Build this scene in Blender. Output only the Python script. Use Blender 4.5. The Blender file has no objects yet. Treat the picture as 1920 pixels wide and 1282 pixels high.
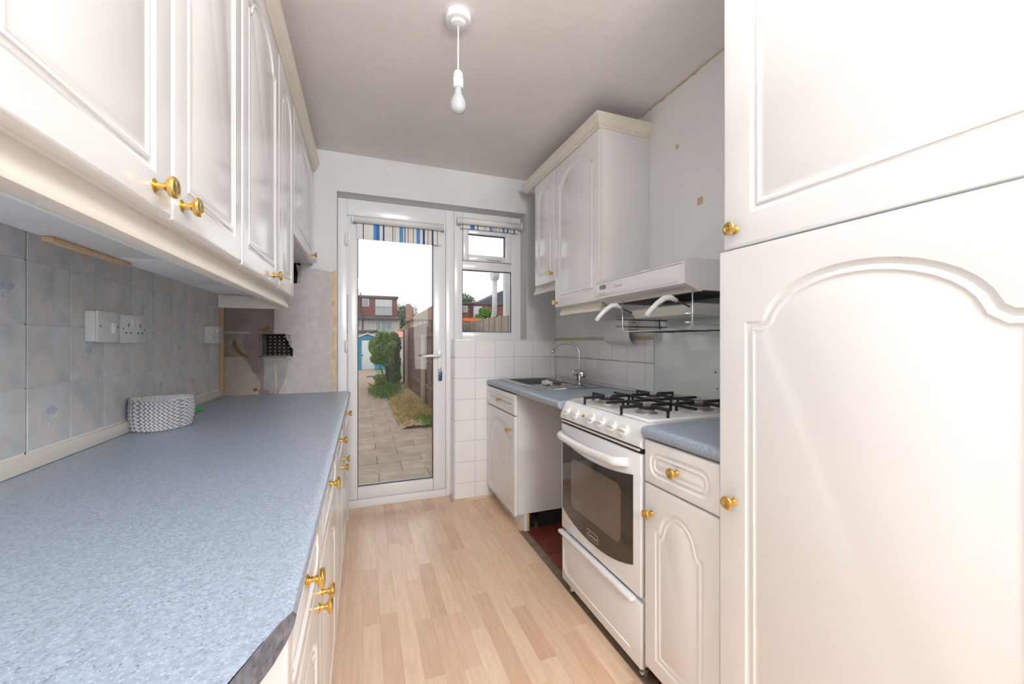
import bpy, bmesh, math, random
from mathutils import Matrix, Vector
random.seed(7)
PI = math.pi
scene = bpy.context.scene
COL = scene.collection
T = Matrix.Translation

# ------------------------------------------------------------------ camera
cam_d = bpy.data.cameras.new('camera')
cam_d.lens = 14.0; cam_d.sensor_width = 36.0; cam_d.sensor_fit = 'HORIZONTAL'
cam_d.clip_start = 0.02; cam_d.clip_end = 400
cam = bpy.data.objects.new('camera', cam_d); COL.objects.link(cam)
cam.location = (0, 0, 1.15)
cam.rotation_euler = (PI/2, 0, -math.radians(20.49))
scene.camera = cam

# ------------------------------------------------------------------ exposure / world / lights
scene.view_settings.view_transform = 'Standard'
scene.view_settings.look = 'None'
scene.view_settings.gamma = 1.0
scene.view_settings.use_curve_mapping = False
scene.view_settings.exposure = 0.0
scene.cycles.max_bounces = 10
scene.cycles.diffuse_bounces = 6
scene.cycles.glossy_bounces = 5
scene.cycles.transparent_max_bounces = 12
scene.cycles.caustics_reflective = False
scene.cycles.caustics_refractive = False
scene.cycles.sample_clamp_indirect = 6.0

world = bpy.data.worlds.new('overcast_sky'); scene.world = world
world.use_nodes = True
nt = world.node_tree; nt.nodes.clear()
wo = nt.nodes.new('ShaderNodeOutputWorld'); bg = nt.nodes.new('ShaderNodeBackground')
tc = nt.nodes.new('ShaderNodeTexCoord'); mp = nt.nodes.new('ShaderNodeMapping')
mp.inputs['Scale'].default_value = (2.2, 2.2, 7.5)
nz = nt.nodes.new('ShaderNodeTexNoise'); nz.inputs['Scale'].default_value = 1.6; nz.inputs['Detail'].default_value = 5
rp = nt.nodes.new('ShaderNodeValToRGB')
rp.color_ramp.elements[0].position = 0.34; rp.color_ramp.elements[0].color = (0.84, 0.85, 0.88, 1)
rp.color_ramp.elements[1].position = 0.58; rp.color_ramp.elements[1].color = (1.0, 1.0, 1.0, 1)
nt.links.new(tc.outputs['Generated'], mp.inputs['Vector']); nt.links.new(mp.outputs['Vector'], nz.inputs['Vector'])
nt.links.new(nz.outputs['Fac'], rp.inputs['Fac']); nt.links.new(rp.outputs['Color'], bg.inputs['Color'])
bg.inputs['Strength'].default_value = 1.42
nt.links.new(bg.outputs['Background'], wo.inputs['Surface'])

def area(name, loc, target, sx, sy, power, color):
    d = bpy.data.lights.new(name, 'AREA'); d.shape = 'RECTANGLE'; d.size = sx; d.size_y = sy
    d.energy = power; d.color = color
    o = bpy.data.objects.new(name, d); COL.objects.link(o)
    o.location = loc
    o.rotation_euler = (Vector(target) - Vector(loc)).to_track_quat('-Z', 'Y').to_euler()
    return o
# added fill lights behind the camera, and a flash bounced off the ceiling
area('rear_high_fill', (0.40, -2.2, 2.27), (0.45, 2.8, 1.25), 1.1, 0.2, 27, (0.97, 0.985, 1.0)).data.spread = math.radians(95)  # added fill beam down the corridor; no window stands here
area('rear_side_fill', (1.38, -1.15, 1.30), (-0.79, 1.5, 1.1), 1.3, 1.3, 21, (0.97, 0.985, 1.0))  # added fill for the left doors and tiles; no real window
area('ceiling_bounce_flash', (0.30, -0.42, 1.70), (0.30, -0.42, 2.39), 0.9, 0.6, 51, (1.0, 0.995, 0.985))  # unseen light standing in for a camera flash bounced off the ceiling

# ------------------------------------------------------------------ materials
def lin(c):
    return tuple((v/12.92 if v <= .04045 else ((v+.055)/1.055)**2.4) for v in c)
def rgb(r, g, b): return lin((r/255, g/255, b/255)) + (1,)

MATS = {}
def mat(name, color, rough=.5, metal=0., coat=0., spec=.5, noise=None, bump=None, random_obj=None):
    """noise=(scale, amount, detail, (sx,sy,sz)); bump=(scale, strength, dist); random_obj=list of colours"""
    m = bpy.data.materials.new(name); m.use_nodes = True; MATS[name] = m
    nt = m.node_tree; b = nt.nodes['Principled BSDF']
    b.inputs['Base Color'].default_value = color
    b.inputs['Roughness'].default_value = rough; b.inputs['Metallic'].default_value = metal
    b.inputs['Coat Weight'].default_value = coat; b.inputs['Coat Roughness'].default_value = .06
    b.inputs['Specular IOR Level'].default_value = spec
    tc = nt.nodes.new('ShaderNodeTexCoord'); vec = tc.outputs['Object']
    src = None
    oi = None
    if random_obj:
        oi = nt.nodes.new('ShaderNodeObjectInfo')
        r = nt.nodes.new('ShaderNodeValToRGB'); r.color_ramp.interpolation = 'LINEAR'
        els = r.color_ramp.elements
        els[0].color = random_obj[0]; els[0].position = 0
        els[1].color = random_obj[-1]; els[1].position = 1
        for i, c in enumerate(random_obj[1:-1]):
            e = els.new((i+1)/(len(random_obj)-1)); e.color = c
        nt.links.new(oi.outputs['Random'], r.inputs['Fac']); src = r.outputs['Color']
        ad = nt.nodes.new('ShaderNodeVectorMath'); ad.operation = 'ADD'
        cm = nt.nodes.new('ShaderNodeVectorMath'); cm.operation = 'SCALE'; cm.inputs[0].default_value = (31, 17, 23)
        nt.links.new(oi.outputs['Random'], cm.inputs['Scale'])
        nt.links.new(vec, ad.inputs[0]); nt.links.new(cm.outputs[0], ad.inputs[1]); vec = ad.outputs[0]
    if noise:
        sc, am, det, st = noise
        mpn = nt.nodes.new('ShaderNodeMapping'); mpn.inputs['Scale'].default_value = st
        nt.links.new(vec, mpn.inputs['Vector'])
        n = nt.nodes.new('ShaderNodeTexNoise'); n.inputs['Scale'].default_value = sc; n.inputs['Detail'].default_value = det
        nt.links.new(mpn.outputs['Vector'], n.inputs['Vector'])
        mr = nt.nodes.new('ShaderNodeMapRange'); mr.inputs['From Min'].default_value = .3; mr.inputs['From Max'].default_value = .7
        mr.inputs['To Min'].default_value = 1-am; mr.inputs['To Max'].default_value = 1+am*.45
        nt.links.new(n.outputs['Fac'], mr.inputs['Value'])
        mx = nt.nodes.new('ShaderNodeMix'); mx.data_type = 'RGBA'; mx.blend_type = 'MULTIPLY'; mx.inputs['Factor'].default_value = 1
        if src: nt.links.new(src, mx.inputs['A'])
        else: mx.inputs['A'].default_value = color
        cmb = nt.nodes.new('ShaderNodeCombineColor')
        for k in ('Red', 'Green', 'Blue'): nt.links.new(mr.outputs['Result'], cmb.inputs[k])
        nt.links.new(cmb.outputs['Color'], mx.inputs['B']); src = mx.outputs['Result']
    if src: nt.links.new(src, b.inputs['Base Color'])
    if bump:
        sc, stv, dist = bump
        n2 = nt.nodes.new('ShaderNodeTexNoise'); n2.inputs['Scale'].default_value = sc; n2.inputs['Detail'].default_value = 4
        nt.links.new(vec, n2.inputs['Vector'])
        bp = nt.nodes.new('ShaderNodeBump'); bp.inputs['Strength'].default_value = stv; bp.inputs['Distance'].default_value = dist
        nt.links.new(n2.outputs['Fac'], bp.inputs['Height']); nt.links.new(bp.outputs['Normal'], b.inputs['Normal'])
    return m

def blotch(m, scale, c2, lo, hi, stretch=(1, 1, 1), fac=1.0, voronoi=False, detail=6):
    """mix a second colour in with noise, on top of whatever drives Base Color"""
    nt = m.node_tree; b = nt.nodes['Principled BSDF']
    tc = nt.nodes.new('ShaderNodeTexCoord'); mpn = nt.nodes.new('ShaderNodeMapping')
    mpn.inputs['Scale'].default_value = stretch; mpn.inputs['Location'].default_value = (random.random()*9, random.random()*9, random.random()*9)
    nt.links.new(tc.outputs['Object'], mpn.inputs['Vector'])
    if voronoi:
        n = nt.nodes.new('ShaderNodeTexVoronoi'); n.inputs['Scale'].default_value = scale; out = n.outputs['Distance']
    else:
        n = nt.nodes.new('ShaderNodeTexNoise'); n.inputs['Scale'].default_value = scale; n.inputs['Detail'].default_value = detail; out = n.outputs['Fac']
    nt.links.new(mpn.outputs['Vector'], n.inputs['Vector'])
    mr = nt.nodes.new('ShaderNodeMapRange'); mr.inputs['From Min'].default_value = lo; mr.inputs['From Max'].default_value = hi
    mr.inputs['To Max'].default_value = fac
    nt.links.new(out, mr.inputs['Value'])
    mx = nt.nodes.new('ShaderNodeMix'); mx.data_type = 'RGBA'
    lk = b.inputs['Base Color'].links
    if lk: nt.links.new(lk[0].from_socket, mx.inputs['A'])
    else: mx.inputs['A'].default_value = b.inputs['Base Color'].default_value
    mx.inputs['B'].default_value = c2
    nt.links.new(mr.outputs['Result'], mx.inputs['Factor'])
    nt.links.new(mx.outputs['Result'], b.inputs['Base Color'])
    return m

M_cream = mat('cream_door_vinyl', (.79, .785, .775, 1), .20, coat=.35)
M_carc = mat('white_carcass_board', (.78, .78, .775, 1), .35)
M_corn = mat('cream_moulding', (.75, .70, .615, 1), .38, noise=(3, .06, 3, (8, .5, 8)))
M_brass = mat('polished_brass', (.85, .56, .18, 1), .16, metal=1.)
M_work = mat('blue_grey_speckled_laminate', (.335, .40, .495, 1), .33, noise=(170, .24, 3, (1, 1, 1)))
blotch(M_work, 300, (.55, .61, .70, 1), .60, .68, fac=.8, detail=2)
blotch(M_work, 230, (.13, .16, .24, 1), .62, .70, fac=.75, detail=2)
M_cut = mat('worktop_cut_edge', (.17, .175, .20, 1), .6, noise=(90, .5, 3, (1, 1, 1)))
blotch(M_cut, 120, (.07, .04, .04, 1), .6, .7, fac=.8)
M_strip = mat('maple_laminate_strip', (.7, .5, .35, 1), .27, coat=.25,
              random_obj=[rgb(224, 189, 161), rgb(234, 206, 176), rgb(227, 196, 168), rgb(215, 178, 150), rgb(231, 202, 172), rgb(225, 191, 164)],
              noise=(9, .10, 5, (7, .7, 1)))
M_sub = mat('floor_joint', rgb(172, 136, 106), .8)
M_joint = mat('paving_joint_soil', rgb(128, 114, 98), .9)
M_tile = mat('white_glazed_tile', (.81, .805, .80, 1), .14, coat=.3)
M_grout = mat('grey_grout', (.56, .55, .54, 1), .8)
M_ptile = mat('mottled_blue_grey_tile_board', rgb(205, 211, 213), .38, noise=(16, .20, 8, (1, 1, 1)), random_obj=[rgb(200, 206, 208), rgb(208, 213, 215), rgb(196, 204, 208)])
blotch(M_ptile, 9, rgb(220, 208, 200), .50, .64, fac=.6)
blotch(M_ptile, 7, rgb(166, 186, 200), .52, .68, fac=.7)
blotch(M_ptile, 22, rgb(232, 228, 224), .58, .72, fac=.5)
M_pmotif = mat('grey_flower_print', rgb(184, 190, 204), .4, noise=(60, .2, 3, (1, 1, 1)))
M_pgrout = mat('pale_panel_groove', rgb(232, 235, 235), .6)
M_wallp = mat('old_painted_plaster', (.66, .665, .67, 1), .75, noise=(2.2, .10, 8, (1, 1, 1)), bump=(60, .25, .004))
blotch(M_wallp, 3.1, (.58, .54, .49, 1), .58, .74, fac=.5)
M_wallr = mat('stained_lining_paper', (.78, .78, .775, 1), .75, noise=(1.6, .10, 6, (1, 1, 1)), bump=(40, .15, .003))
blotch(M_wallr, 2.0, (.74, .68, .60, 1), .60, .76, fac=.45)
M_ceil = mat('smoke_stained_ceiling', (.83, .805, .79, 1), .85, noise=(1.3, .07, 7, (1, 1, 1)), bump=(25, .25, .006))
blotch(M_ceil, 1.7, (.78, .735, .71, 1), .52, .70, fac=.6)
M_rend = mat('exposed_brown_render', rgb(142, 130, 124), .9, noise=(9, .25, 8, (1, 1, 1)), bump=(90, .6, .004))
blotch(M_rend, 5, rgb(172, 164, 156), .55, .66, fac=.7)
M_rough = mat('rough_pebbled_plaster', rgb(196, 190, 186), .9, noise=(28, .12, 8, (1, 1, 1)), bump=(160, .9, .006))
M_cement = mat('grey_cement', rgb(165, 164, 163), .9, noise=(14, .22, 6, (1, 1, 1)), bump=(110, .5, .004))
M_beige = mat('beige_block', rgb(176, 165, 152), .9, noise=(20, .15, 6, (1, 1, 1)), bump=(120, .7, .005))
M_foam = mat('orange_raw_edge', rgb(212, 188, 152), .9, noise=(30, .25, 5, (1, 1, 1)), bump=(80, .7, .006))
M_brownst = mat('brown_stain', rgb(128, 96, 58), .9, noise=(30, .3, 5, (1, 1, 1)))
M_upvc = mat('white_upvc', (.77, .78, .79, 1), .22, coat=.2)
M_gask = mat('dark_gasket', (.035, .04, .045, 1), .6)
M_steel = mat('brushed_steel', (.55, .55, .55, 1), .27, metal=1., noise=(6, .12, 3, (1, 40, 1)))
M_chrome = mat('chrome', (.72, .73, .75, 1), .08, metal=1.)
M_dwire = mat('dark_wire', (.10, .095, .085, 1), .4, metal=.6)  # dark metal for the rack's left and rear wires and small fittings
M_enam = mat('white_enamel', (.78, .785, .79, 1), .16, coat=.4)
M_enam2 = mat('off_white_plastic', (.74, .73, .70, 1), .28)
M_oglass = mat('dark_oven_glass', (.022, .018, .015, 1), .05, coat=.6)
M_oinner = mat('oven_window_tint', (.13, .10, .075, 1), .07, coat=.6)
M_iron = mat('black_cast_iron', (.018, .018, .022, 1), .45)
M_burn = mat('grey_burner_metal', (.34, .33, .31, 1), .45, metal=.6)
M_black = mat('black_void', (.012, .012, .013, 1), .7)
M_quarry = mat('red_quarry_tile', rgb(128, 62, 48), .35, random_obj=[rgb(126, 56, 42), rgb(140, 66, 48), rgb(112, 52, 42)], noise=(9, .25, 5, (1, 1, 1)))
M_screed = mat('dusty_floor_strip', rgb(140, 122, 105), .9, noise=(20, .3, 5, (1, 1, 1)))
M_wood = mat('raw_wood', rgb(206, 174, 136), .6, noise=(6, .2, 5, (1, 12, 12)))
M_bead = mat('worn_beading', rgb(206, 184, 152), .5, noise=(8, .2, 4, (1, 1, 1)))
M_white = mat('white_plastic', (.80, .80, .80, 1), .25)
M_switch = mat('white_accessory_plastic', (.72, .725, .735, 1), .3)
M_hole = mat('dark_slot', (.02, .02, .02, 1), .6)
M_flex = mat('white_flex', (.82, .79, .77, 1), .4)
M_blue = mat('blue_tag', rgb(28, 62, 120), .35)
M_green = mat('green_plastic', (.03, .46, .06, 1), .3)
M_paper = mat('white_paper', (.76, .75, .72, 1), .8)
M_cloth = mat('grey_cloth', (.62, .62, .60, 1), .9)
M_splash = mat('pale_glass_splashback', (.72, .76, .75, 1), .10, coat=.5, noise=(3, .06, 4, (1, 1, 1)))
M_tray = mat('grey_enamel_tray', (.60, .60, .56, 1), .25)
M_filter = mat('greasy_dark_filter', (.03, .03, .036, 1), .5, noise=(40, .4, 3, (1, 1, 1)))
M_badge = mat('silver_badge', (.62, .56, .50, 1), .3, metal=.7)
M_ltxt = mat('grey_lettering', (.25, .27, .28, 1), .5)
# garden
M_slab = mat('weathered_paving_slab', rgb(164, 148, 132), .85, random_obj=[rgb(160, 143, 127), rgb(170, 154, 137), rgb(152, 137, 123), rgb(165, 150, 135)], noise=(7, .25, 6, (1, 1, 1)))
M_path = mat('far_paving', rgb(172, 150, 132), .9, noise=(3, .2, 6, (1, 3, 1)))
M_soil = mat('dry_earth', rgb(170, 146, 112), .95, noise=(5, .3, 8, (1, 1, 1)), bump=(20, .6, .03))
M_grassd = mat('dry_grass', rgb(178, 160, 104), .9, noise=(4, .3, 4, (1, 1, 1)))
M_grass = mat('green_grass', rgb(88, 128, 56), .9, noise=(4, .3, 4, (1, 1, 1)))
blades = M_grass
M_lawn = mat('garden_ground', rgb(128, 136, 92), .95, noise=(.6, .3, 8, (1, 1, 1)))
M_fence = mat('weathered_fence_board', rgb(120, 96, 84), .85, random_obj=[rgb(112, 84, 72), rgb(128, 98, 84), rgb(104, 80, 70), rgb(134, 106, 92)], noise=(5, .25, 5, (6, 6, .5)))
M_fenceg = mat('grey_fence_board', rgb(165, 150, 140), .85, random_obj=[rgb(160, 146, 136), rgb(172, 156, 144), rgb(150, 138, 130)], noise=(5, .25, 5, (6, 6, .5)))
M_post = mat('concrete_post', rgb(176, 168, 150), .9, noise=(8, .15, 4, (1, 1, 1)))
M_leaf = mat('green_leaves', rgb(104, 146, 66), .6, noise=(3, .35, 3, (1, 1, 1)))
blotch(M_leaf, 5, rgb(150, 178, 84), .5, .7, fac=.7)
M_leafd = mat('dark_green_leaves', rgb(70, 104, 62), .6, noise=(3, .35, 3, (1, 1, 1)))
M_leaft = mat('far_tree_leaves', rgb(118, 146, 118), .7, noise=(.8, .35, 4, (1, 1, 1)))
M_bark = mat('bark', rgb(96, 76, 58), .9, noise=(10, .3, 4, (1, 1, 4)))
M_shed = mat('turquoise_shed_board', rgb(62, 158, 192), .6, noise=(5, .12, 4, (1, 1, 1)))
M_shedd = mat('white_shed_paint', rgb(226, 230, 236), .6)
M_brick = mat('red_hung_tile', rgb(146, 92, 86), .85, noise=(5, .25, 3, (1, 1, 6)))
M_brick2 = mat('orange_brick', rgb(186, 140, 124), .85, noise=(6, .2, 3, (1, 1, 4)))
M_tan = mat('tan_render', rgb(196, 168, 142), .85, noise=(2, .1, 4, (1, 1, 1)))
M_rendw = mat('pale_house_render', rgb(216, 208, 204), .85, noise=(2, .08, 4, (1, 1, 1)))
M_roof = mat('brown_roof_tile', rgb(164, 132, 122), .85, noise=(4, .15, 3, (1, 1, 8)))
M_slate = mat('dark_slate', rgb(104, 98, 112), .8, noise=(4, .15, 3, (1, 1, 8)))
M_gutter = mat('black_gutter', rgb(70, 68, 74), .6)
M_wglass = mat('far_window_glass', rgb(152, 168, 172), .15)
M_wcurt = mat('net_curtain', rgb(210, 220, 222), .6)
M_orange = mat('orange_fabric', rgb(236, 120, 70), .6)
M_coral = mat('coral_roof_tile', rgb(228, 150, 128), .8, noise=(3, .1, 3, (1, 1, 8)))
M_pipe = mat('white_rainwater_pipe', rgb(222, 224, 226), .5)

# clear glass: see-through with a fresnel reflection
M_glass = bpy.data.materials.new('clear_glazing'); M_glass.use_nodes = True
nt = M_glass.node_tree; nt.nodes.clear()
o_ = nt.nodes.new('ShaderNodeOutputMaterial'); mx_ = nt.nodes.new('ShaderNodeMixShader')
tr_ = nt.nodes.new('ShaderNodeBsdfTransparent'); gl_ = nt.nodes.new('ShaderNodeBsdfGlossy')
fr_ = nt.nodes.new('ShaderNodeFresnel'); fr_.inputs['IOR'].default_value = 1.45
gl_.inputs['Roughness'].default_value = .01; tr_.inputs['Color'].default_value = (.97, .98, .975, 1)
nt.links.new(fr_.outputs['Fac'], mx_.inputs['Fac']); nt.links.new(tr_.outputs['BSDF'], mx_.inputs[1])
nt.links.new(gl_.outputs['BSDF'], mx_.inputs[2]); nt.links.new(mx_.outputs['Shader'], o_.inputs['Surface'])
# frosted bulb
M_bulb = mat('frosted_bulb_glass', (.80, .84, .88, 1), .25)
M_bulb.node_tree.nodes['Principled BSDF'].inputs['Transmission Weight'].default_value = .45

# striped blind fabric: stripes across local X
def stripe_mat(name, stops, width):
    m = bpy.data.materials.new(name); m.use_nodes = True
    nt = m.node_tree; b = nt.nodes['Principled BSDF']; b.inputs['Roughness'].default_value = .8
    tc = nt.nodes.new('ShaderNodeTexCoord'); sp = nt.nodes.new('ShaderNodeSeparateXYZ')
    nt.links.new(tc.outputs['Object'], sp.inputs['Vector'])
    mr = nt.nodes.new('ShaderNodeMapRange'); mr.inputs['From Min'].default_value = -width/2; mr.inputs['From Max'].default_value = width/2
    nt.links.new(sp.outputs['X'], mr.inputs['Value'])
    r = nt.nodes.new('ShaderNodeValToRGB'); r.color_ramp.interpolation = 'CONSTANT'
    els = r.color_ramp.elements
    els[0].position = 0; els[0].color = stops[0][1]
    els[1].position = stops[1][0]; els[1].color = stops[1][1]
    for p, c in stops[2:]:
        e = els.new(p); e.color = c
    nt.links.new(mr.outputs['Result'], r.inputs['Fac']); nt.links.new(r.outputs['Color'], b.inputs['Base Color'])
    return m
Wt, Bl, Nv, Bk, Be = (.74, .73, .70, 1), rgb(92, 142, 200), rgb(48, 66, 120), rgb(70, 66, 70), rgb(222, 217, 208)
stops = [(0, Wt), (.045, Bk), (.055, Be), (.12, Wt), (.17, Bl), (.20, rgb(62, 112, 178)), (.245, Wt), (.285, Nv), (.302, Wt), (.36, Be), (.40, Bk), (.41, Be),
         (.43, Bk), (.437, Wt), (.485, Bl), (.535, Wt), (.55, Nv), (.56, Wt), (.59, Nv), (.598, Be), (.66, Bk), (.666, Wt), (.70, Bl), (.75, Wt), (.785, Nv),
         (.81, Wt), (.845, Bk), (.852, Be), (.90, Nv), (.925, Wt), (.97, Bk), (.978, Wt)]
M_blind1 = stripe_mat('striped_blind_fabric', stops, .55)
M_blind2 = stripe_mat('striped_blind_fabric_small', [(p*1.0, c) for p, c in stops[:30]], .48)
M_broll = mat('faded_blind_back', (.80, .80, .80, 1), .7, noise=(14, .12, 3, (14, .1, .1)))

# chevron basket rope
M_bask = bpy.data.materials.new('chevron_rope'); M_bask.use_nodes = True
nt = M_bask.node_tree; b = nt.nodes['Principled BSDF']; b.inputs['Roughness'].default_value = .9
at = nt.nodes.new('ShaderNodeAttribute'); at.attribute_name = 'rope'
r = nt.nodes.new('ShaderNodeValToRGB'); r.color_ramp.elements[0].position = .42; r.color_ramp.elements[0].color = (.74, .75, .77, 1)
r.color_ramp.elements[1].position = .58; r.color_ramp.elements[1].color = (.26, .27, .29, 1)
nt.links.new(at.outputs['Fac'], r.inputs['Fac']); nt.links.new(r.outputs['Color'], b.inputs['Base Color'])

# ------------------------------------------------------------------ object helpers
ABS = {}
def link(o, parent=None, M=None):
    M = M if M is not None else Matrix.Identity(4)
    COL.objects.link(o)
    if parent is not None:
        o.parent = parent; o.matrix_parent_inverse = Matrix.Identity(4)
        o.matrix_basis = ABS[parent].inverted() @ M
    else: o.matrix_basis = M
    ABS[o] = M
    return o
def tag(o, label=None, cat=None, group=None, kind=None):
    if label: o['label'] = label
    if cat: o['category'] = cat
    if group: o['group'] = group
    if kind: o['kind'] = kind
    return o
def empty(name, loc, label=None, cat=None, group=None, kind=None):
    o = bpy.data.objects.new(name, None); o.empty_display_size = .05
    link(o, None, T(loc)); return tag(o, label, cat, group, kind)
def inst(name, me, parent, M):
    return link(bpy.data.objects.new(name, me), parent, M)

class MB:
    def __init__(s): s.bm = bmesh.new()
    def box(s, x0, x1, y0, y1, z0, z1, bev=0, seg=2):
        r = bmesh.ops.create_cube(s.bm, size=1)
        vs = r['verts']
        for v in vs:
            v.co = Vector(((x0+x1)/2+v.co.x*(x1-x0), (y0+y1)/2+v.co.y*(y1-y0), (z0+z1)/2+v.co.z*(z1-z0)))
        if bev:
            es = list({e for v in vs for e in v.link_edges})
            bmesh.ops.bevel(s.bm, geom=es, offset=bev, segments=seg, profile=.5, affect='EDGES')
        return s
    def prism(s, pts, axis, a, b):
        """extrude polygon pts (2D) along axis 'x','y','z' from a to b"""
        def mk(p, t):
            return {'x': (t, p[0], p[1]), 'y': (p[0], t, p[1]), 'z': (p[0], p[1], t)}[axis]
        A = [s.bm.verts.new(mk(p, a)) for p in pts]; B = [s.bm.verts.new(mk(p, b)) for p in pts]
        n = len(pts)
        s.bm.faces.new(A); s.bm.faces.new(B)
        for i in range(n): s.bm.faces.new((A[i], A[(i+1) % n], B[(i+1) % n], B[i]))
        return s
    def tube(s, path, r, n=10, closed=False, cap=True, ry=None):
        path = [Vector(p) for p in path]; m = len(path); rings = []
        prev = None
        for i, p in enumerate(path):
            if closed: d = path[(i+1) % m]-path[i-1]
            else: d = path[min(i+1, m-1)]-path[max(i-1, 0)]
            d.normalize()
            if prev is None:
                up = Vector((0, 0, 1)) if abs(d.z) < .9 else Vector((1, 0, 0))
            else: up = prev
            u = d.cross(up)
            if u.length < 1e-5: u = d.cross(Vector((0, 1, 0)))
            u.normalize(); w = u.cross(d); w.normalize(); prev = w
            rr = r[i] if isinstance(r, (list, tuple)) else r
            r2 = rr if ry is None else ry
            rings.append([s.bm.verts.new(p+u*math.cos(2*PI*k/n)*rr+w*math.sin(2*PI*k/n)*r2) for k in range(n)])
        rng = range(m) if closed else range(m-1)
        for i in rng:
            a, b = rings[i], rings[(i+1) % m]
            for k in range(n): 
                f = s.bm.faces.new((a[k], a[(k+1) % n], b[(k+1) % n], b[k])); f.smooth = True
        if cap and not closed:
            s.bm.faces.new(rings[0]); s.bm.faces.new(rings[-1])
        return s
    def lathe(s, prof, M=None, n=24):
        """prof: (r, z) along local Z, transformed by M"""
        M = M or Matrix.Identity(4); rings = []
        for r, z in prof:
            if r < 1e-6: rings.append([s.bm.verts.new(M @ Vector((0, 0, z)))])
            else: rings.append([s.bm.verts.new(M @ Vector((r*math.cos(2*PI*k/n), r*math.sin(2*PI*k/n), z))) for k in range(n)])
        for a, b in zip(rings, rings[1:]):
            for k in range(n):
                k2 = (k+1) % n
                if len(a) == 1 and len(b) == 1: continue
                if len(a) == 1: f = s.bm.faces.new((a[0], b[k], b[k2]))
                elif len(b) == 1: f = s.bm.faces.new((a[k], b[0], a[k2]))
                else: f = s.bm.faces.new((a[k], b[k], b[k2], a[k2]))
                f.smooth = True
        if len(rings[0]) > 1: s.bm.faces.new(rings[0])
        if len(rings[-1]) > 1: s.bm.faces.new(rings[-1])
        return s
    def sweep(s, path, prof, flip=1):
        """sweep closed profile (out, z) along open 2D path with mitred corners; out = right of travel * flip"""
        P = [Vector((p[0], p[1])) for p in path]; m = len(P); rings = []
        for i, p in enumerate(P):
            ds = []
            if i > 0: ds.append((P[i]-P[i-1]).normalized())
            if i < m-1: ds.append((P[i+1]-P[i]).normalized())
            ns = [Vector((d.y, -d.x))*flip for d in ds]
            nn = ns[0] if len(ns) == 1 else (ns[0]+ns[1])/(1+ns[0].dot(ns[1]))
            rings.append([s.bm.verts.new((p.x+nn.x*o, p.y+nn.y*o, z)) for o, z in prof])
        n = len(prof)
        for a, b in zip(rings, rings[1:]):
            for k in range(n): s.bm.faces.new((a[k], a[(k+1) % n], b[(k+1) % n], b[k]))
        s.bm.faces.new(rings[0]); s.bm.faces.new(rings[-1])
        return s
    def mesh(s, name, m, smooth=None, origin=None):
        bmesh.ops.recalc_face_normals(s.bm, faces=s.bm.faces[:])
        me = bpy.data.meshes.new(name)
        if origin is None:
            vs = [v.co for v in s.bm.verts]
            lo = Vector((min(v.x for v in vs), min(v.y for v in vs), min(v.z for v in vs)))
            hi = Vector((max(v.x for v in vs), max(v.y for v in vs), max(v.z for v in vs)))
            origin = Vector(((lo.x+hi.x)/2, (lo.y+hi.y)/2, lo.z))
        origin = Vector(origin)
        bmesh.ops.translate(s.bm, verts=s.bm.verts[:], vec=-origin)
        s.bm.to_mesh(me); s.bm.free()
        me.materials.append(m)
        if smooth is not None:
            me.shade_smooth(); me.set_sharp_from_angle(angle=math.radians(smooth))
        return me, origin
    def build(s, name, m, parent=None, smooth=None, origin=None, **kw):
        me, og = s.mesh(name, m, smooth, origin)
        o = link(bpy.data.objects.new(name, me), parent, T(og))
        return tag(o, **kw)

def B(name, m, parent, x0, x1, y0, y1, z0, z1, bev=0, smooth=None, **kw):
    return MB().box(x0, x1, y0, y1, z0, z1, bev).build(name, m, parent, smooth if smooth is not None else (40 if bev else None), **kw)
def struct(o): o['kind'] = 'structure'; return o

# ------------------------------------------------------------------ room shell
XL, XR, WY, ZC = -.79, 1.43, 2.83, 2.39
struct(B('floor', M_sub, None, XL-.2, XR+.2, -2.3, 2.956, -.16, -.008))
floor = bpy.data.objects['floor']
struct(B('ceiling', M_ceil, None, XL-.2, XR+.2, -2.3, 3.11, ZC, ZC+.15))
struct(B('wall_left', M_wallp, None, XL-.2, XL-.012, -2.3, 3.11, -.16, ZC))
struct(B('wall_right', M_wallr, None, XR, XR+.2, -2.3, 3.11, -.16, ZC))
struct(B('wall_rear', M_wallp, None, XL-.2, XR+.2, -2.5, -2.3, -.16, ZC))
# back wall with the door and window opening and the two holes knocked through the plaster
def holed_wall(xs, zs, holes, y0, y1):
    mb = MB()
    for i in range(len(xs)-1):
        for j in range(len(zs)-1):
            cx, cz = (xs[i]+xs[i+1])/2, (zs[j]+zs[j+1])/2
            if any(h[0] < cx < h[1] and h[2] < cz < h[3] for h in holes): continue
            mb.box(xs[i], xs[i+1], y0, y1, zs[j], zs[j+1])
    return mb
OPL, OPR, OPT, PIER, SILL = -.162, 1.178, 2.137, .621, 1.160
holes = [(OPL, PIER, -.01, OPT), (PIER-.01, OPR, SILL, OPT), (-.60, -.415, 1.055, 1.20), (-.47, -.372, 1.52, 1.76)]
wb = holed_wall([XL-.012, -.60, -.47, -.415, -.372, OPL, PIER, OPR, XR], [-.16, -.01, 1.055, SILL, 1.20, 1.52, 1.76, OPT, ZC], holes, 2.837, 3.11).build('wall_back', M_wallp)
struct(wb)

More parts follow.
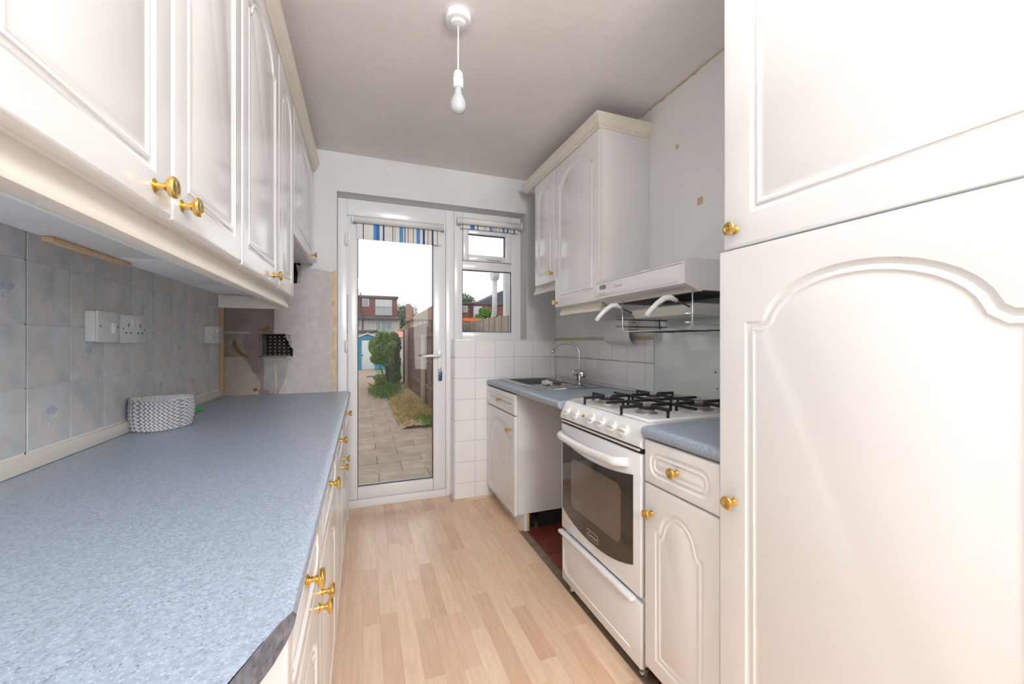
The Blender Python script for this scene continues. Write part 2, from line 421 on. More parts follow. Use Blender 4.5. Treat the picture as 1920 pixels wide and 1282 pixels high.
# exposed render, patches of plaster and raw edges on the back wall
def patch(name, m, pts, y0=WY-.008, y1=2.838): return MB().prism(pts, 'y', y0, y1).build(name, m, wb)
patch('exposed_render', M_rend, [(XL, .82), (-.45, .82), (-.45, 1.055), (-.60, 1.055), (-.60, 1.20), (-.52, 1.20), (-.52, 1.38), (XL, 1.38)], y0=2.833)
patch('plaster_patch', M_rough, [(-.50, .82), (-.166, .82), (-.162, 1.0), (-.168, 1.15), (-.164, 1.3), (-.172, 1.45), (-.168, 1.60), (-.30, 1.62), (-.372, 1.60), (-.372, 1.53),
      (-.40, 1.515), (-.47, 1.51), (-.515, 1.50), (-.516, 1.40), (-.515, 1.26), (-.52, 1.215), (-.50, 1.205), (-.47, 1.205), (-.445, 1.195), (-.425, 1.195), (-.43, 1.17), (-.418, 1.155),
      (-.425, 1.12), (-.408, 1.10), (-.40, 1.06), (-.42, 1.05), (-.44, 1.02), (-.445, .98), (-.45, .95), (-.462, .90), (-.485, .86)])
patch('block_patch', M_beige, [(-.785, .82), (-.595, .82), (-.602, .85), (-.585, .88), (-.60, .92), (-.615, .95), (-.635, .965), (-.64, 1.0), (-.66, 1.03), (-.70, 1.06), (-.785, 1.06)], y0=2.829)
patch('cement_patch', M_cement, [(-.575, .86), (-.57, 1.05), (-.42, 1.05), (-.44, 1.0), (-.447, .96), (-.465, .90), (-.49, .86), (-.51, .83), (-.53, .83), (-.55, .85)], y0=2.8305)
patch('render_lump', M_beige, [(-.785, 1.20), (-.65, 1.20), (-.648, 1.213), (-.785, 1.216)], y0=2.828)
patch('brown_stain', M_brownst, [(-.735, 1.165), (-.718, 1.16), (-.712, 1.12), (-.69, 1.09), (-.655, 1.063), (-.66, 1.052), (-.70, 1.07), (-.728, 1.10), (-.738, 1.135)], y0=2.8315)
patch('brown_stain', M_brownst, [(-.60, 1.225), (-.575, 1.235), (-.55, 1.255), (-.54, 1.25), (-.55, 1.225), (-.575, 1.21)], y0=2.8315)
patch('brown_stain', M_brownst, [(-.63, .862), (-.612, .872), (-.605, .852), (-.625, .846)], y0=2.828)
patch('timber_grounds', M_foam, [(-.508, .82), (-.504, .82), (-.502, .93), (-.51, 1.02), (-.514, 1.02), (-.512, .93)], y0=2.8285)
random.seed(3)
zz = [.83+.06*i for i in range(23)]
pts = [(-.166, z) for z in zz] + [(-.182-.012*random.random(), z) for z in reversed(zz)]
patch('raw_door_edge', M_foam, pts[:len(zz)-9]+pts[len(zz)+9:], y0=2.82)
# broken lip of plaster hanging over the air brick hole
patch('broken_plaster_lip', M_beige, [(-.44, 1.20), (-.405, 1.195), (-.41, 1.16), (-.395, 1.135), (-.412, 1.11), (-.43, 1.12), (-.437, 1.15), (-.45, 1.165), (-.46, 1.195)], y0=2.835, y1=2.85)
patch('broken_plaster_lip', M_beige, [(-.395, 1.64), (-.372, 1.63), (-.366, 1.57), (-.374, 1.53), (-.39, 1.525), (-.385, 1.58)], y0=2.82, y1=2.845)

# wall above the tiles: strip where the paper was torn off
B('torn_paper_strip', M_bead, bpy.data.objects['wall_right'], XR-.004, XR, 1.70, 2.83, 1.164, 1.182)
for y, z, s in ((1.532, 2.099, .018), (1.391, 1.788, .03)):
    B('tape_mark', M_bead, bpy.data.objects['wall_right'], XR-.002, XR, y-s/2, y+s/2, z-s*.55, z+s*.55)

# crumbling edge where the lining paper meets the ceiling
random.seed(8)
yy = [1.0+.03*i for i in range(28)]
MB().prism([(y_, ZC-.001) for y_ in yy]+[(y_, ZC-.003-.009*random.random()*(1 if y_ > 1.3 else .5)) for y_ in reversed(yy)], 'x', XR-.006, XR+.001).build('torn_paper_edge', M_bead, bpy.data.objects['wall_right'])
# laminate floor strips (each its own piece)
random.seed(11)
smesh = {}
def strip_mesh(w, l):
    k = (round(w, 4), round(l, 3))
    if k not in smesh: smesh[k] = MB().box(-w/2, w/2, -l/2, l/2, -.008, 0).mesh('strip', M_strip, origin=(0, 0, 0))[0]
    return smesh[k]
SW = .0665
x = -.20; ci = 0
lens = [.30, .36, .42, .48, .54]
while x < .878:
    w = min(SW, .885-x)
    y = -.3-random.random()*.4
    while y < 2.952:
        l = random.choice(lens)
        if y+l > 2.90: l = 2.953-y
        if y+l > .15:
            inst('strip', strip_mesh(w-.0004, l-.0004), floor, T((x+w/2, y+l/2, 0)))
        y += l
    x += SW; ci += 1
x = .886
y = 2.262
for k in range(2):   # laminate runs on towards the tiled pier in front of the sink unit
    inst('strip', strip_mesh(.05, .56), floor, T((.911+.0, 2.262+.28+.0, 0))) if k == 0 else None
# rear part of the room
B('rear_boards', M_strip, floor, XL, XR, -2.3, -.7, -.008, -.001)
# dusty margin and quarry tiles where the washing machine stood
B('dusty_margin', M_screed, floor, .884, .935, 1.05, 2.26, -.011, -.004)
qm = MB().box(-.073, .073, -.073, .073, -.008, -.002, .0015, 1).mesh('quarry_tile', M_quarry, origin=(0, 0, 0))[0]
for i in range(3):
    for j in range(8):
        inst('quarry_tile', qm, floor, T((.935+.075+i*.151, 1.10+j*.151+.04, 0)))

# ------------------------------------------------------------------ white wall tiles (each a piece)
tm = {}
def tile(parent, axis, u0, u1, z0, z1, plane):
    """axis 'y': tile facing -Y at plane; 'x-': facing -X"""
    w, h = round(u1-u0, 4), round(z1-z0, 4)
    if (axis, w, h) not in tm:
        if axis == 'y': mb = MB().box(-w/2, w/2, 0, .006, 0, h, .0012, 1)
        else: mb = MB().box(0, .006, -w/2, w/2, 0, h, .0012, 1)
        tm[(axis, w, h)] = mb.mesh('tile', M_tile, 40, origin=(0, 0, 0))[0]
    M = T(((u0+u1)/2, plane, z0)) if axis == 'y' else T((plane, (u0+u1)/2, z0))
    inst('tile', tm[(axis, w, h)], parent, M)
g = .0012
rows = [(.0, .127)] + [(.127+.1515*i, .127+.1515*(i+1)) for i in range(6)] + [(1.036, 1.160)]
cols = [.617+.153*i for i in range(6)] + [1.424]
for z0, z1 in rows:
    for a, b in zip(cols, cols[1:]):
        if a >= .9 and z1 < .87: continue
        tile(wb, 'y', a+g, b-g, z0+g, z1-g, WY+.001)
    tile(wb, 'x-', WY+.008, 2.954, z0+g, z1-g, PIER-.006)
wr = bpy.data.objects['wall_right']
B('tile_grout', M_grout, wb, PIER-.001, 1.43, 2.8345, 2.8375, 0, 1.160)
ys = [2.828-.1525*i for i in range(8)]+[1.689]
B('tile_grout', M_grout, wr, XR-.003, XR+.001, 1.69, 2.83, .872, 1.164)
for z0, z1 in ((.872, .884), (.887, 1.036), (1.039, 1.162)):
    for a, b in zip(ys[1:], ys): tile(wr, 'x-', max(a, 1.69)+g, b-g, z0+g, z1-g, XR-.008)
# beading round the foot of the pier
mb = MB().sweep([(PIER-.006, 2.953), (PIER-.006, WY), (.925, WY)], [(0, 0), (.014, 0), (.012, .009), (.007, .014), (0, .016)], flip=1)
struct(mb.build('baseboard_pier', M_bead))

# tile board on the left wall
wl = bpy.data.objects['wall_left']
B('tile_board', M_pgrout, wl, XL-.012, XL-.003, .60, 2.79, .83, 1.62)
zr = [.874, 1.034, 1.194, 1.355, 1.515]
yc = [2.79, 2.64, 2.48, 2.32, 2.16, 2.0, 1.84, 1.68, 1.52, 1.36, 1.20, 1.04, .88, .72]
pm = {}
for i in range(len(yc)-1):
    b, a = yc[i], yc[i+1]
    for z0, z1 in zip(zr, zr[1:]):
        ga = .0028 if abs(a-2.0) < .01 or abs(a-2.64) < .01 or abs(a-1.36) < .01 else .0013
        w = round(b-a-.0013-ga, 4)
        k = (w, round(z1-z0, 3))
        if k not in pm: pm[k] = MB().box(-.0035, 0, -w/2, w/2, .0013, z1-z0-.0013, .001, 1).mesh('panel_tile', M_ptile, origin=(0, 0, 0))[0]
        inst('panel_tile', pm[k], wl, T((XL, a+ga+w/2, z0)))
for y in (2.0, 2.64, 1.36): B('board_joint', M_hole, wl, XL-.0045, XL-.0028, y-.001, y+.0028, .86, 1.5)
# printed flower sprigs on some tiles
def sprig(y, z, s=1.0):
    mb = MB()
    for ai, a in enumerate((-60, -30, 0, 30, 60)):
        r = .026*s if a == 0 else .02*s
        dx, dz = math.sin(math.radians(a)), math.cos(math.radians(a))
        c = Vector((dx*r*.55, dz*r*.55)); w = .0045*s
        pts = []
        for k in range(8):
            t = 2*PI*k/8; lx, lz = math.cos(t)*w, math.sin(t)*r*.5
            pts.append((y+c.x+lx*dz+lz*dx, z+c.y-lx*dx+lz*dz))
        mb.prism(pts, 'x', XL-.0004, XL+.0003+.00012*ai)
    mb.prism([(y-.001, z-.025*s), (y+.001, z-.025*s), (y+.001, z), (y-.001, z)], 'x', XL-.0004, XL+.00095)
    for sx in (-1, 1):
        mb.prism([(y, z-.018*s), (y+sx*.012*s, z-.008*s), (y+sx*.010*s, z-.014*s)], 'x', XL-.0004, XL+.00105+.0001*sx)
    mb.build('flower_print', M_pmotif, wl)
for y, z, s in ((1.30, 1.275, 1.3), (1.445, .955, 1.2), (1.60, 1.115, 1), (1.92, 1.275, 1), (2.24, 1.115, .9), (2.07, .965, .9), (1.76, 1.43, .8), (2.40, .955, .8), (1.13, 1.115, 1)):
    sprig(y, z, s)
struct(B('trim_1', M_corn, None, XL-.004, XL+.012, .55, 2.805, .829, .868, .002))
struct(B('trim_2', M_wood, None, XL-.006, XL+.014, 2.797, 2.826, .829, 1.40, .001))

# ------------------------------------------------------------------ knobs and panelled doors
def knob_mesh():
    p = [(.0105, 0), (.0105, .002), (.006, .005), (.0052, .012), (.0075, .0165), (.0145, .0195), (.0165, .0225), (.0165, .0262), (.0145, .0285), (.0095, .0292), (.0085, .0285), (0, .0288)]
    return MB().lathe(p, Matrix.Rotation(PI/2, 4, 'X'), 20).mesh('knob', M_brass, 40, origin=(0, 0, 0))[0]
KNOB = knob_mesh()

def inset_poly(pts, d):
    n = len(pts); out = []
    for i in range(n):
        p0, p1, p2 = Vector(pts[i-1]), Vector(pts[i]), Vector(pts[(i+1) % n])
        e1, e2 = (p1-p0).normalized(), (p2-p1).normalized()
        n1, n2 = Vector((-e1.y, e1.x)), Vector((-e2.y, e2.x))
        k = 1+n1.dot(n2)
        v = (n1+n2)/max(k, .35)
        out.append((p1.x+v.x*d, p1.y+v.y*d))
    return out
def outline(w, h, style, m, ah):
    x0, x1, z0, z1 = m, w-m, m, h-m
    if style == 'rect': return [(x0, z0), (x1, z0), (x1, z1), (x0, z1)]
    if style == 'drawer':
        pts = []; c = min((z1-z0)*.42, .05)
        for cx, cz, a0 in ((x1-c, z0+c, -90), (x1-c, z1-c, 0), (x0+c, z1-c, 90), (x0+c, z0+c, 180)):
            for k in range(5):
                a = math.radians(a0+k*22.5); pts.append((cx+c*math.cos(a), cz+c*math.sin(a)))
        return pts
    s = (x1-x0)*.085; zs = z1-ah; q = min(.012, ah*.25)
    pts = [(x0, z0), (x1, z0), (x1, zs), (x1-s*.9, zs), (x1-s*1.15, zs+q*.6), (x1-s*1.2, zs+q)]
    cx = (x0+x1)/2; hw = cx-(x0+s*1.2)
    N = 16
    A0 = math.radians(12)
    for k in range(N+1):
        a = A0+(PI-2*A0)*k/N
        X_ = cx+hw*math.cos(a)/math.cos(A0)
        Z_ = zs+q+(ah-q)*(math.sin(a)-math.sin(A0))/(1-math.sin(A0))
        if k in (0, N): continue
        pts.append((X_, Z_))
    pts += [(x0+s*1.2, zs+q), (x0+s*1.15, zs+q*.6), (x0+s*.9, zs), (x0, zs)]
    return pts
DM = {}
def door_mesh(w, h, style='arch', m=.055, ah=.06, t=.02, scale=1.0):
    key = (round(w, 3), round(h, 3), style, m, ah)
    if key in DM: return DM[key]
    bm = bmesh.new()
    def ring(pts, d): return [bm.verts.new((p[0], d, p[1])) for p in pts]
    def quads(a, b, sm=True):
        n = len(a)
        for i in range(n): 
            f = bm.faces.new((a[i], a[(i+1) % n], b[(i+1) % n], b[i])); f.smooth = sm
    R = [(0, 0), (w, 0), (w, h), (0, h)]
    back = ring(R, t)
    e0 = ring(R, .006); e1 = ring(inset_poly(R, .0015), .0025); e2 = ring(inset_poly(R, .005), .0005); e3 = ring(inset_poly(R, .008), 0)
    quads(back, e0); quads(e0, e1); quads(e1, e2); quads(e2, e3); bm.faces.new(back)
    O = outline(w, h, style, m, ah)
    k = scale
    prof = [(0, 0), (.003*k, .0035), (.010*k, .0055), (.0135*k, .004), (.0145*k, .0015), (.0185*k, .001), (.0215*k, .0035), (.0245*k, .004), (.033*k, .001)]
    prev = None; first = None
    for off, d in prof:
        r = ring(inset_poly(O, off) if off else O, d)
        if prev: quads(prev, r)
        else: first = r
        prev = r
    bm.faces.new(prev)
    bm.verts.ensure_lookup_table()
    es = []
    for loop in (e3, first):
        for i in range(len(loop)):
            a, b_ = loop[i], loop[(i+1) % len(loop)]
            e = bm.edges.get((a, b_)) or bm.edges.new((a, b_)); es.append(e)
    bmesh.ops.triangle_fill(bm, edges=es, use_beauty=True, use_dissolve=False)
    bmesh.ops.recalc_face_normals(bm, faces=bm.faces[:])
    me = bpy.data.meshes.new('door'); bm.to_mesh(me); bm.free(); me.materials.append(M_cream)
    me.shade_smooth(); me.set_sharp_from_angle(angle=math.radians(34))
    DM[key] = me
    return me
ROTL = Matrix.Rotation(PI/2, 4, 'Z')     # faces +X, local x -> +Y
ROTR = Matrix.Rotation(-PI/2, 4, 'Z')    # faces -X, local x -> -Y
def door_L(parent, X, y0, y1, z0, z1, knob=None, name='door', **kw):
    M = T((X, y0, z0)) @ ROTL
    d = inst(name, door_mesh(y1-y0, z1-z0, **kw), parent, M)
    if knob: inst('knob', KNOB, d, M @ T((knob[0]-y0, .0008, knob[1]-z0)))
    return d
def door_R(parent, X, y0, y1, z0, z1, knob=None, name='door', **kw):
    M = T((X, y1, z0)) @ ROTR
    d = inst(name, door_mesh(y1-y0, z1-z0, **kw), parent, M)
    if knob: inst('knob', KNOB, d, M @ T((y1-knob[0], .0008, knob[1]-z0)))
    return d

# ------------------------------------------------------------------ left wall cabinets
UX = -.295; UB, UT = 1.352, 2.235; CB = -.575
def carcass(parent, x0, x1, y0, y1, z0, z1, m=None): return B('body', m or M_carc, parent, x0, x1, y0, y1, z0, z1, .001)
c = empty('wall_cabinet', (-.45, .61, UB), 'white double-door wall cabinet nearest the camera, two brass knobs side by side', 'cabinet', 'wall cabinets over the long worktop')
carcass(c, CB, UX-.021, .41, 1.216, UB, UT)
door_L(c, UX, .412, .812, UB, UT, (.752, 1.386), ah=.075)
door_L(c, UX, .816, 1.215, UB, UT, (.848, 1.386), ah=.075)
c = empty('wall_cabinet', (-.45, 1.46, UB), 'white wall cabinet with arched panel and a brass knob at its far bottom corner', 'cabinet', 'wall cabinets over the long worktop')
carcass(c, CB, UX-.021, 1.222, 1.702, UB, UT)
door_L(c, UX, 1.224, 1.70, UB, UT, (1.60, 1.383), ah=.085)
c = empty('wall_cabinet', (-.45, 1.88, UB), 'narrow white wall cabinet with no visible knob, beside the broken plaster', 'cabinet', 'wall cabinets over the long worktop')
carcass(c, CB, UX-.021, 1.707, 2.045, UB, UT)
door_L(c, UX, 1.709, 2.043, UB, UT, None, ah=.075)
c = empty('wall_cabinet', (-.45, 2.43, 1.645), 'short white wall cabinet set higher than its neighbours, next to the glass door', 'cabinet', 'wall cabinets over the long worktop')
carcass(c, CB, UX-.021, 2.052, 2.815, 1.645, UT)
door_L(c, UX, 2.054, 2.812, 1.645, UT, (2.72, 1.685), ah=.07)
corn = [(-.012, UT), (.004, UT), (.006, UT+.010), (.016, UT+.016), (.018, UT+.030), (.024, UT+.044), (.031, UT+.050), (.033, UT+.066), (-.012, UT+.066)]
tag(MB().sweep([(UX, .41), (UX, 2.826)], corn, 1).build('cornice_moulding', M_corn), 'cream stepped cornice running along the top of the left wall cabinets', 'moulding')
pel = [(-.052, UB), (-.03, UB), (-.03, UB-.014), (-.027, UB-.022), (-.020, UB-.034), (-.015, UB-.044), (-.0155, UB-.050), (-.022, UB-.054), (-.036, UB-.055), (-.046, UB-.050), (-.052, UB-.03)]
pe = tag(MB().sweep([(UX, .41), (UX, 2.0)], pel, 1).build('light_pelmet', M_corn, smooth=50), 'cream curved pelmet under the left wall cabinets', 'pelmet')
B('pelmet_return', M_corn, pe, CB+.002, UX-.054, 2.005, 2.03, UB-.056, UB-.002, .002)
st = tag(empty('strip_light', (-.50, 1.2, UB-.03), 'slim unlit strip light fixed under the left wall cabinets behind the pelmet', 'light'))
B('housing', M_switch, st, -.40, -.362, .45, 1.75, UB-.022, UB-.0005, .004)
B('diffuser', M_white, st, -.395, -.367, .47, 1.73, UB-.032, UB-.022, .004)
B('end_connector', M_enam2, st, -.41, -.36, 1.755, 1.80, UB-.018, UB-.0005, .003)
bt = tag(B('cable_batten', M_wood, None, -.572, -.556, 1.02, 1.30, UB-.010, UB-.0005, .001), 'thin raw wood batten stuck under the left wall cabinets', 'batten')

# ------------------------------------------------------------------ left base units and worktop
WZ, WT = .828, .038
def yend(x): return max(.556+(x+.078)*2.75, -1.2)
prof = [(XL+.001, WZ-WT), (-.095, WZ-WT), (-.086, WZ-.033), (-.0795, WZ-.024), (-.078, WZ-.015), (-.081, WZ-.006), (-.090, WZ-.001), (-.10, WZ), (-.40, WZ), (XL+.001, WZ)]
bm = MB(); A = [bm.bm.verts.new((p[0], 2.828, p[1])) for p in prof]; Bv = [bm.bm.verts.new((p[0], yend(p[0]), p[1])) for p in prof]
n = len(prof)
for i in range(n): bm.bm.faces.new((A[i], A[(i+1) % n], Bv[(i+1) % n], Bv[i]))
bm.bm.faces.new(A); bm.bm.faces.new(Bv)
wk = tag(bm.build('worktop', M_work, None, 30), 'long blue-grey speckled worktop running down the left side', 'worktop')
bm = MB(); q = [p for p in prof if p[0] > -.5]
q = [(-.40, WZ-WT)]+q[1-1:] if False else [(-.40, WZ-WT)]+[p for p in prof[1:9]]
nx, ny = .94, -.342
Av = [bm.bm.verts.new((p[0]+nx*.0012, yend(p[0])+ny*.0012, p[1])) for p in q]
Bw = [bm.bm.verts.new((p[0]-nx*.001, yend(p[0])-ny*.001, p[1])) for p in q]
for i in range(len(q)): bm.bm.faces.new((Av[i], Av[(i+1) % len(q)], Bw[(i+1) % len(q)], Bw[i]))
bm.bm.faces.new(Av); bm.bm.faces.new(Bw)
bm.build('cut_edge', M_cut, wk, label='dark raw chipboard cut edge')

BX = -.090; DT = WZ-WT-.006
names = ['white base cabinet at the angled near end of the left run', 'white base cabinet second from the camera on the left run', 'white base cabinet third from the camera on the left run', 'white base cabinet nearest the glass door on the left run']
units = [(.572, .975, .760, .955), (.979, 1.535, 1.259, 1.012), (1.539, 2.053, 1.796, 1.985), (2.057, 2.78, 2.463, 2.13)]
for (a, b, kd, kk), lab in zip(units, names):
    c = empty('base_cabinet', (-.35, (a+b)/2, 0), lab, 'cabinet', 'base cabinets under the long worktop')
    carcass(c, -.66, BX-.021, a-.001, b+.001, .10, WZ-WT-.001)
    door_L(c, BX, a, b, .645, DT, (kd, .742), 'drawer', style='drawer', m=.03, ah=0, scale=.8)
    door_L(c, BX, a, b, .085, .640, (kk, .574), ah=.06)
    B('plinth', M_corn, c, BX-.03, BX-.012, a-.001, b+.001, .0, .098)
tag(B('filler_panel', M_cream, None, BX-.02, BX, 2.784, 2.826, .0, WZ-WT-.001, .001), 'white filler strip between the left base run and the back wall', 'panel')
tag(MB().prism([(BX-.003, .566), (BX-.42, -.58), (BX-.44, -.575), (BX-.022, .569)], 'z', 0, WZ-WT-.001).build('end_panel', M_cream),
    'cream end panel under the angled cut of the left worktop', 'panel')

# ------------------------------------------------------------------ right: tall unit
c = empty('tall_cabinet', (1.15, .47, 0), 'tall white larder cabinet filling the right edge, arched lower door and plain upper door', 'cabinet')
B('body', M_carc, c, .893, XR-.002, .163, .771, .10, 2.37, .001)
B('plinth', M_cream, c, .91, .93, .163, .771, 0, .098)
door_R(c, .855, .165, .772, .12, 1.378, (.728, .757), m=.075, ah=.105, scale=1.15)
door_R(c, .870, .165, .772, 1.385, 2.30, (.735, 1.43), m=.075, ah=.09, scale=1.15)

# right base cabinet beside the cooker
c = empty('base_cabinet', (1.15, .93, 0), 'narrow cream base cabinet with drawer between the cooker and the tall cabinet', 'cabinet')
B('body', M_carc, c, .892, XR-.03, .786, 1.078, .10, .832, .001)
door_R(c, .870, .784, 1.080, .692, .829, (.935, .762), 'drawer', style='drawer', m=.028, ah=0)
door_R(c, .870, .784, 1.080, .085, .686, (1.045, .598), m=.052, ah=.085)
fm = MB().lathe([(.028, 0), (.028, .008), (.014, .012), (.014, .099)], None, 14).mesh('foot', M_iron, 40, origin=(0, 0, 0))[0]
for x, y in ((.95, .83), (.95, 1.04), (1.33, .83), (1.33, 1.04)): inst('foot', fm, c, T((x, y, 0)))
WR = .872
def work_prof(xf, z, back): return [(back, z-WT), (xf+.016, z-WT), (xf+.007, z-.033), (xf+.001, z-.024), (xf, z-.015), (xf+.003, z-.006), (xf+.011, z-.001), (xf+.02, z), (back, z)]
tag(MB().prism(work_prof(.862, WR, XR-.002), 'y', .774, 1.086).build('worktop', M_work, None, 30), 'short piece of blue-grey worktop between cooker and tall cabinet', 'worktop')

# ------------------------------------------------------------------ sink run
c = empty('base_cabinet', (1.15, 2.53, 0), 'cream sink base cabinet with drawer beside the tiled pier', 'cabinet')
mbk = MB().box(.880, 1.42, 2.256, 2.274, .098, .832); mbk.box(.880, 1.42, 2.804, 2.822, .098, .832); mbk.box(.880, 1.42, 2.274, 2.804, .098, .116); mbk.box(1.405, 1.42, 2.274, 2.804, .116, .832)
mbk.build('body', M_carc, c)
door_R(c, .858, 2.254, 2.824, .702, .829, (2.53, .765), 'drawer', style='drawer', m=.03, ah=0)
door_R(c, .858, 2.254, 2.824, .092, .696, (2.345, .60), m=.055, ah=.085)
B('plinth', M_cream, c, .918, .936, 2.24, 2.826, 0, .10)
B('plinth_end', M_wood, c, .936, .950, 2.238, 2.254, 0, .10)
inst('foot', fm, c, T((.985, 2.30, 0))); inst('foot', fm, c, T((1.36, 2.30, 0)))
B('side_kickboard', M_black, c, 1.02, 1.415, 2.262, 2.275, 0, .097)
wk = MB()
SX0, SX1, SY0, SY1 = .965, 1.365, 2.11, 2.785
wk.prism(work_prof(.855, WR, SX0), 'y', 1.675, 2.828)
wk.box(SX0, SX1, 1.675, SY0, WR-WT, WR); wk.box(SX0, SX1, SY1, 2.828, WR-WT, WR); wk.box(SX1, 1.421, 1.675, 2.828, WR-WT, WR)
tag(wk.build('worktop', M_work, None, 30), 'blue-grey worktop holding the steel sink on the right', 'worktop')
# sink
s = empty('sink', (1.16, 2.45, WR), 'stainless steel inset sink with drainer under the swan-neck tap', 'sink')
rx0, rx1, ry0, ry1 = .945, 1.385, 2.085, 2.805
bx0, bx1, by0, by1 = .995, 1.30, 2.40, 2.76
mb = MB()
zt = WR+.004
for a in ((rx0, bx0, ry0, ry1), (bx1, rx1, ry0, ry1), (bx0, bx1, by1, ry1)): mb.box(a[0], a[1], a[2], a[3], WR+.0005, zt)
mb.build('rim', M_steel, s)
B('drainer', M_steel, s, bx0, bx1, ry0, by0, WR-.006, WR-.002)
for k in range(6): B('drainer_rib', M_steel, s, bx0+.025+k*.047, bx0+.035+k*.047, ry0+.04, by0-.03, WR-.002, WR+.002, .0015)
bw = MB()
bw.box(bx0-.002, bx0, by0, by1, WR-.15, WR); bw.box(bx1, bx1+.002, by0, by1, WR-.15, WR)
bw.box(bx0, bx1, by0-.002, by0, WR-.15, WR); bw.box(bx0, bx1, by1, by1+.002, WR-.15, WR); bw.box(bx0, bx1, by0, by1, WR-.152, WR-.15)
bw.build('bowl', M_steel, s)
MB().lathe([(.03, 0), (.034, .002), (.034, .004), (.02, .003), (0, .002)], T((1.15, 2.58, WR-.15)), 18).build('waste', M_chrome, s)
# rim lip round the outside
MB().tube([(rx0, ry0, WR+.003), (rx1, ry0, WR+.003), (rx1, ry1, WR+.003), (rx0, ry1, WR+.003)], .003, 6, closed=True).build('rolled_edge', M_chrome, s)
# tap
t = empty('mixer_tap', (1.34, 2.30, zt), 'chrome swan-neck mixer tap with two round handles behind the sink', 'tap')
bx, by = 1.345, 2.32
MB().lathe([(.026, 0), (.026, .006), (.019, .012), (.017, .05), (.020, .055), (.020, .075), (.013, .082)], T((bx, by, zt)), 18).build('body', M_chrome, t, 40)
path = []
d = Vector((-.62, .78, 0)).normalized(); R = .085
for k in range(4): path.append(Vector((bx, by, zt+.08+.14*k/3-.02)))
zc0 = path[-1].z
for k in range(1, 13):
    a = PI*k/12*.93
    path.append(Vector((bx, by, zc0))+d*(R*(1-math.cos(a)))*1.15+Vector((0, 0, R*.78*math.sin(a))))
MB().tube(path, .0085, 10).build('spout', M_chrome, t)
MB().tube([path[-1], path[-1]+Vector((0, 0, -.018))], .011, 10).build('spout_nozzle', M_chrome, t)
for sgn in (-1, 1):
    cx, cy = bx-.005, by+sgn*.045
    Mh = T((bx, by+sgn*.016, zt+.062)) @ Matrix.Rotation(-sgn*PI/2*.93, 4, 'X')
    MB().lathe([(.010, 0), (.010, .012), (.021, .016), (.024, .026), (.023, .040), (.016, .047), (0, .049)], Mh, 14).build('tap_handle', M_chrome, t, 40)
# plug and cloth left on the sink
p = empty('sink_plug', (1.20, 2.44, WR), 'sink plug with a looped chain on the edge of the steel bowl', 'plug')
MB().lathe([(.021, 0), (.024, .004), (.024, .010), (.012, .014), (0, .015)], T((1.20, 2.36, WR+.002)), 16).build('stopper', M_dwire, p, 40)
MB().tube([(1.20, 2.36, WR+.017), (1.205, 2.362, WR+.035), (1.215, 2.365, WR+.05), (1.222, 2.355, WR+.042), (1.215, 2.345, WR+.024), (1.205, 2.352, WR+.015)], .0022, 6).build('chain', M_chrome, p)
random.seed(5)
bmc = bmesh.new(); bmesh.ops.create_icosphere(bmc, subdivisions=3, radius=1)
for v in bmc.verts:
    nn = .75+.35*math.sin(v.co.x*5+1)*math.cos(v.co.y*6)+.1*random.random()
    v.co = Vector((v.co.x*.035*nn+1.12, v.co.y*.045*nn+2.355, max(v.co.z, -.3)*.022*nn+WR+.009))
mbc = MB(); mbc.bm.free(); mbc.bm = bmc
tag(mbc.build('dishcloth', M_cloth, None, 60), 'crumpled pale dishcloth lying on the sink drainer', 'cloth')

# ------------------------------------------------------------------ cooker
CX, CY0, CY1, CZ = .868, 1.092, 1.660, .872
ck = empty('gas_cooker', (1.13, 1.376, 0), 'white freestanding gas cooker with dark oven window and black pan supports', 'cooker')
B('body', M_enam, ck, CX+.022, 1.405, CY0+.002, CY1-.002, .055, .80, .003)
B('side_gap', M_black, ck, CX+.024, 1.39, CY0-.003, CY0+.001, .06, .79)
# control fascia: sloping front
pf = [(CX+.006, .792), (CX-.006, .80), (CX-.006, .815), (CX+.020, .868), (CX+.030, .8755), (1.405, .8755), (1.405, .792)]
MB().prism([(p[0], p[1]) for p in pf], 'y', CY0, CY1).build('control_panel', M_enam, ck, 30) 
MB().box(CX-.004, CX+.03, CY0+.01, CY1-.006, .784, .790, .001).build('fascia_trim', M_corn, ck)
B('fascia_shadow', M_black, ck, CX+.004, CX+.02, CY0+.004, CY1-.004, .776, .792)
# knobs on the sloping face
sl = Vector((.026, 0, .053)).normalized(); nrm = Vector((-sl.z, 0, sl.x))
def on_slope(y, f): return Vector((CX-.006+.026*f, y, .815+.053*f))
rot = nrm.to_track_quat('Z', 'Y').to_matrix().to_4x4()
kmb = MB().lathe([(.0235, 0), (.0235, .004), (.0215, .007), (.0205, .009), (0, .0095)], None, 20)
kmb.box(-.005, .005, -.0185, .0185, .008, .0165, .002, 2)
KM = kmb.mesh('control_knob', M_enam2, 40, origin=(0, 0, 0))[0]
for y in (1.612, 1.532, 1.408, 1.336, 1.262, 1.190):
    inst('control_knob', KM, ck, T(on_slope(y, .38)) @ rot @ Matrix.Rotation(PI/2, 4, 'Z'))
MB().lathe([(.007, 0), (.007, .007), (.004, .009), (0, .009)], T(on_slope(1.468, .42)) @ rot, 12).build('ignition_button', M_brass, ck, 40)
DMK = MB().box(-.004, .004, -.0025, .0025, 0, .0006).mesh('dial_mark', M_ltxt, origin=(0, 0, 0))[0]
for y in (1.612, 1.532, 1.408, 1.336, 1.262, 1.190): inst('dial_mark', DMK, ck, T((CX+.033, y, .8756)))
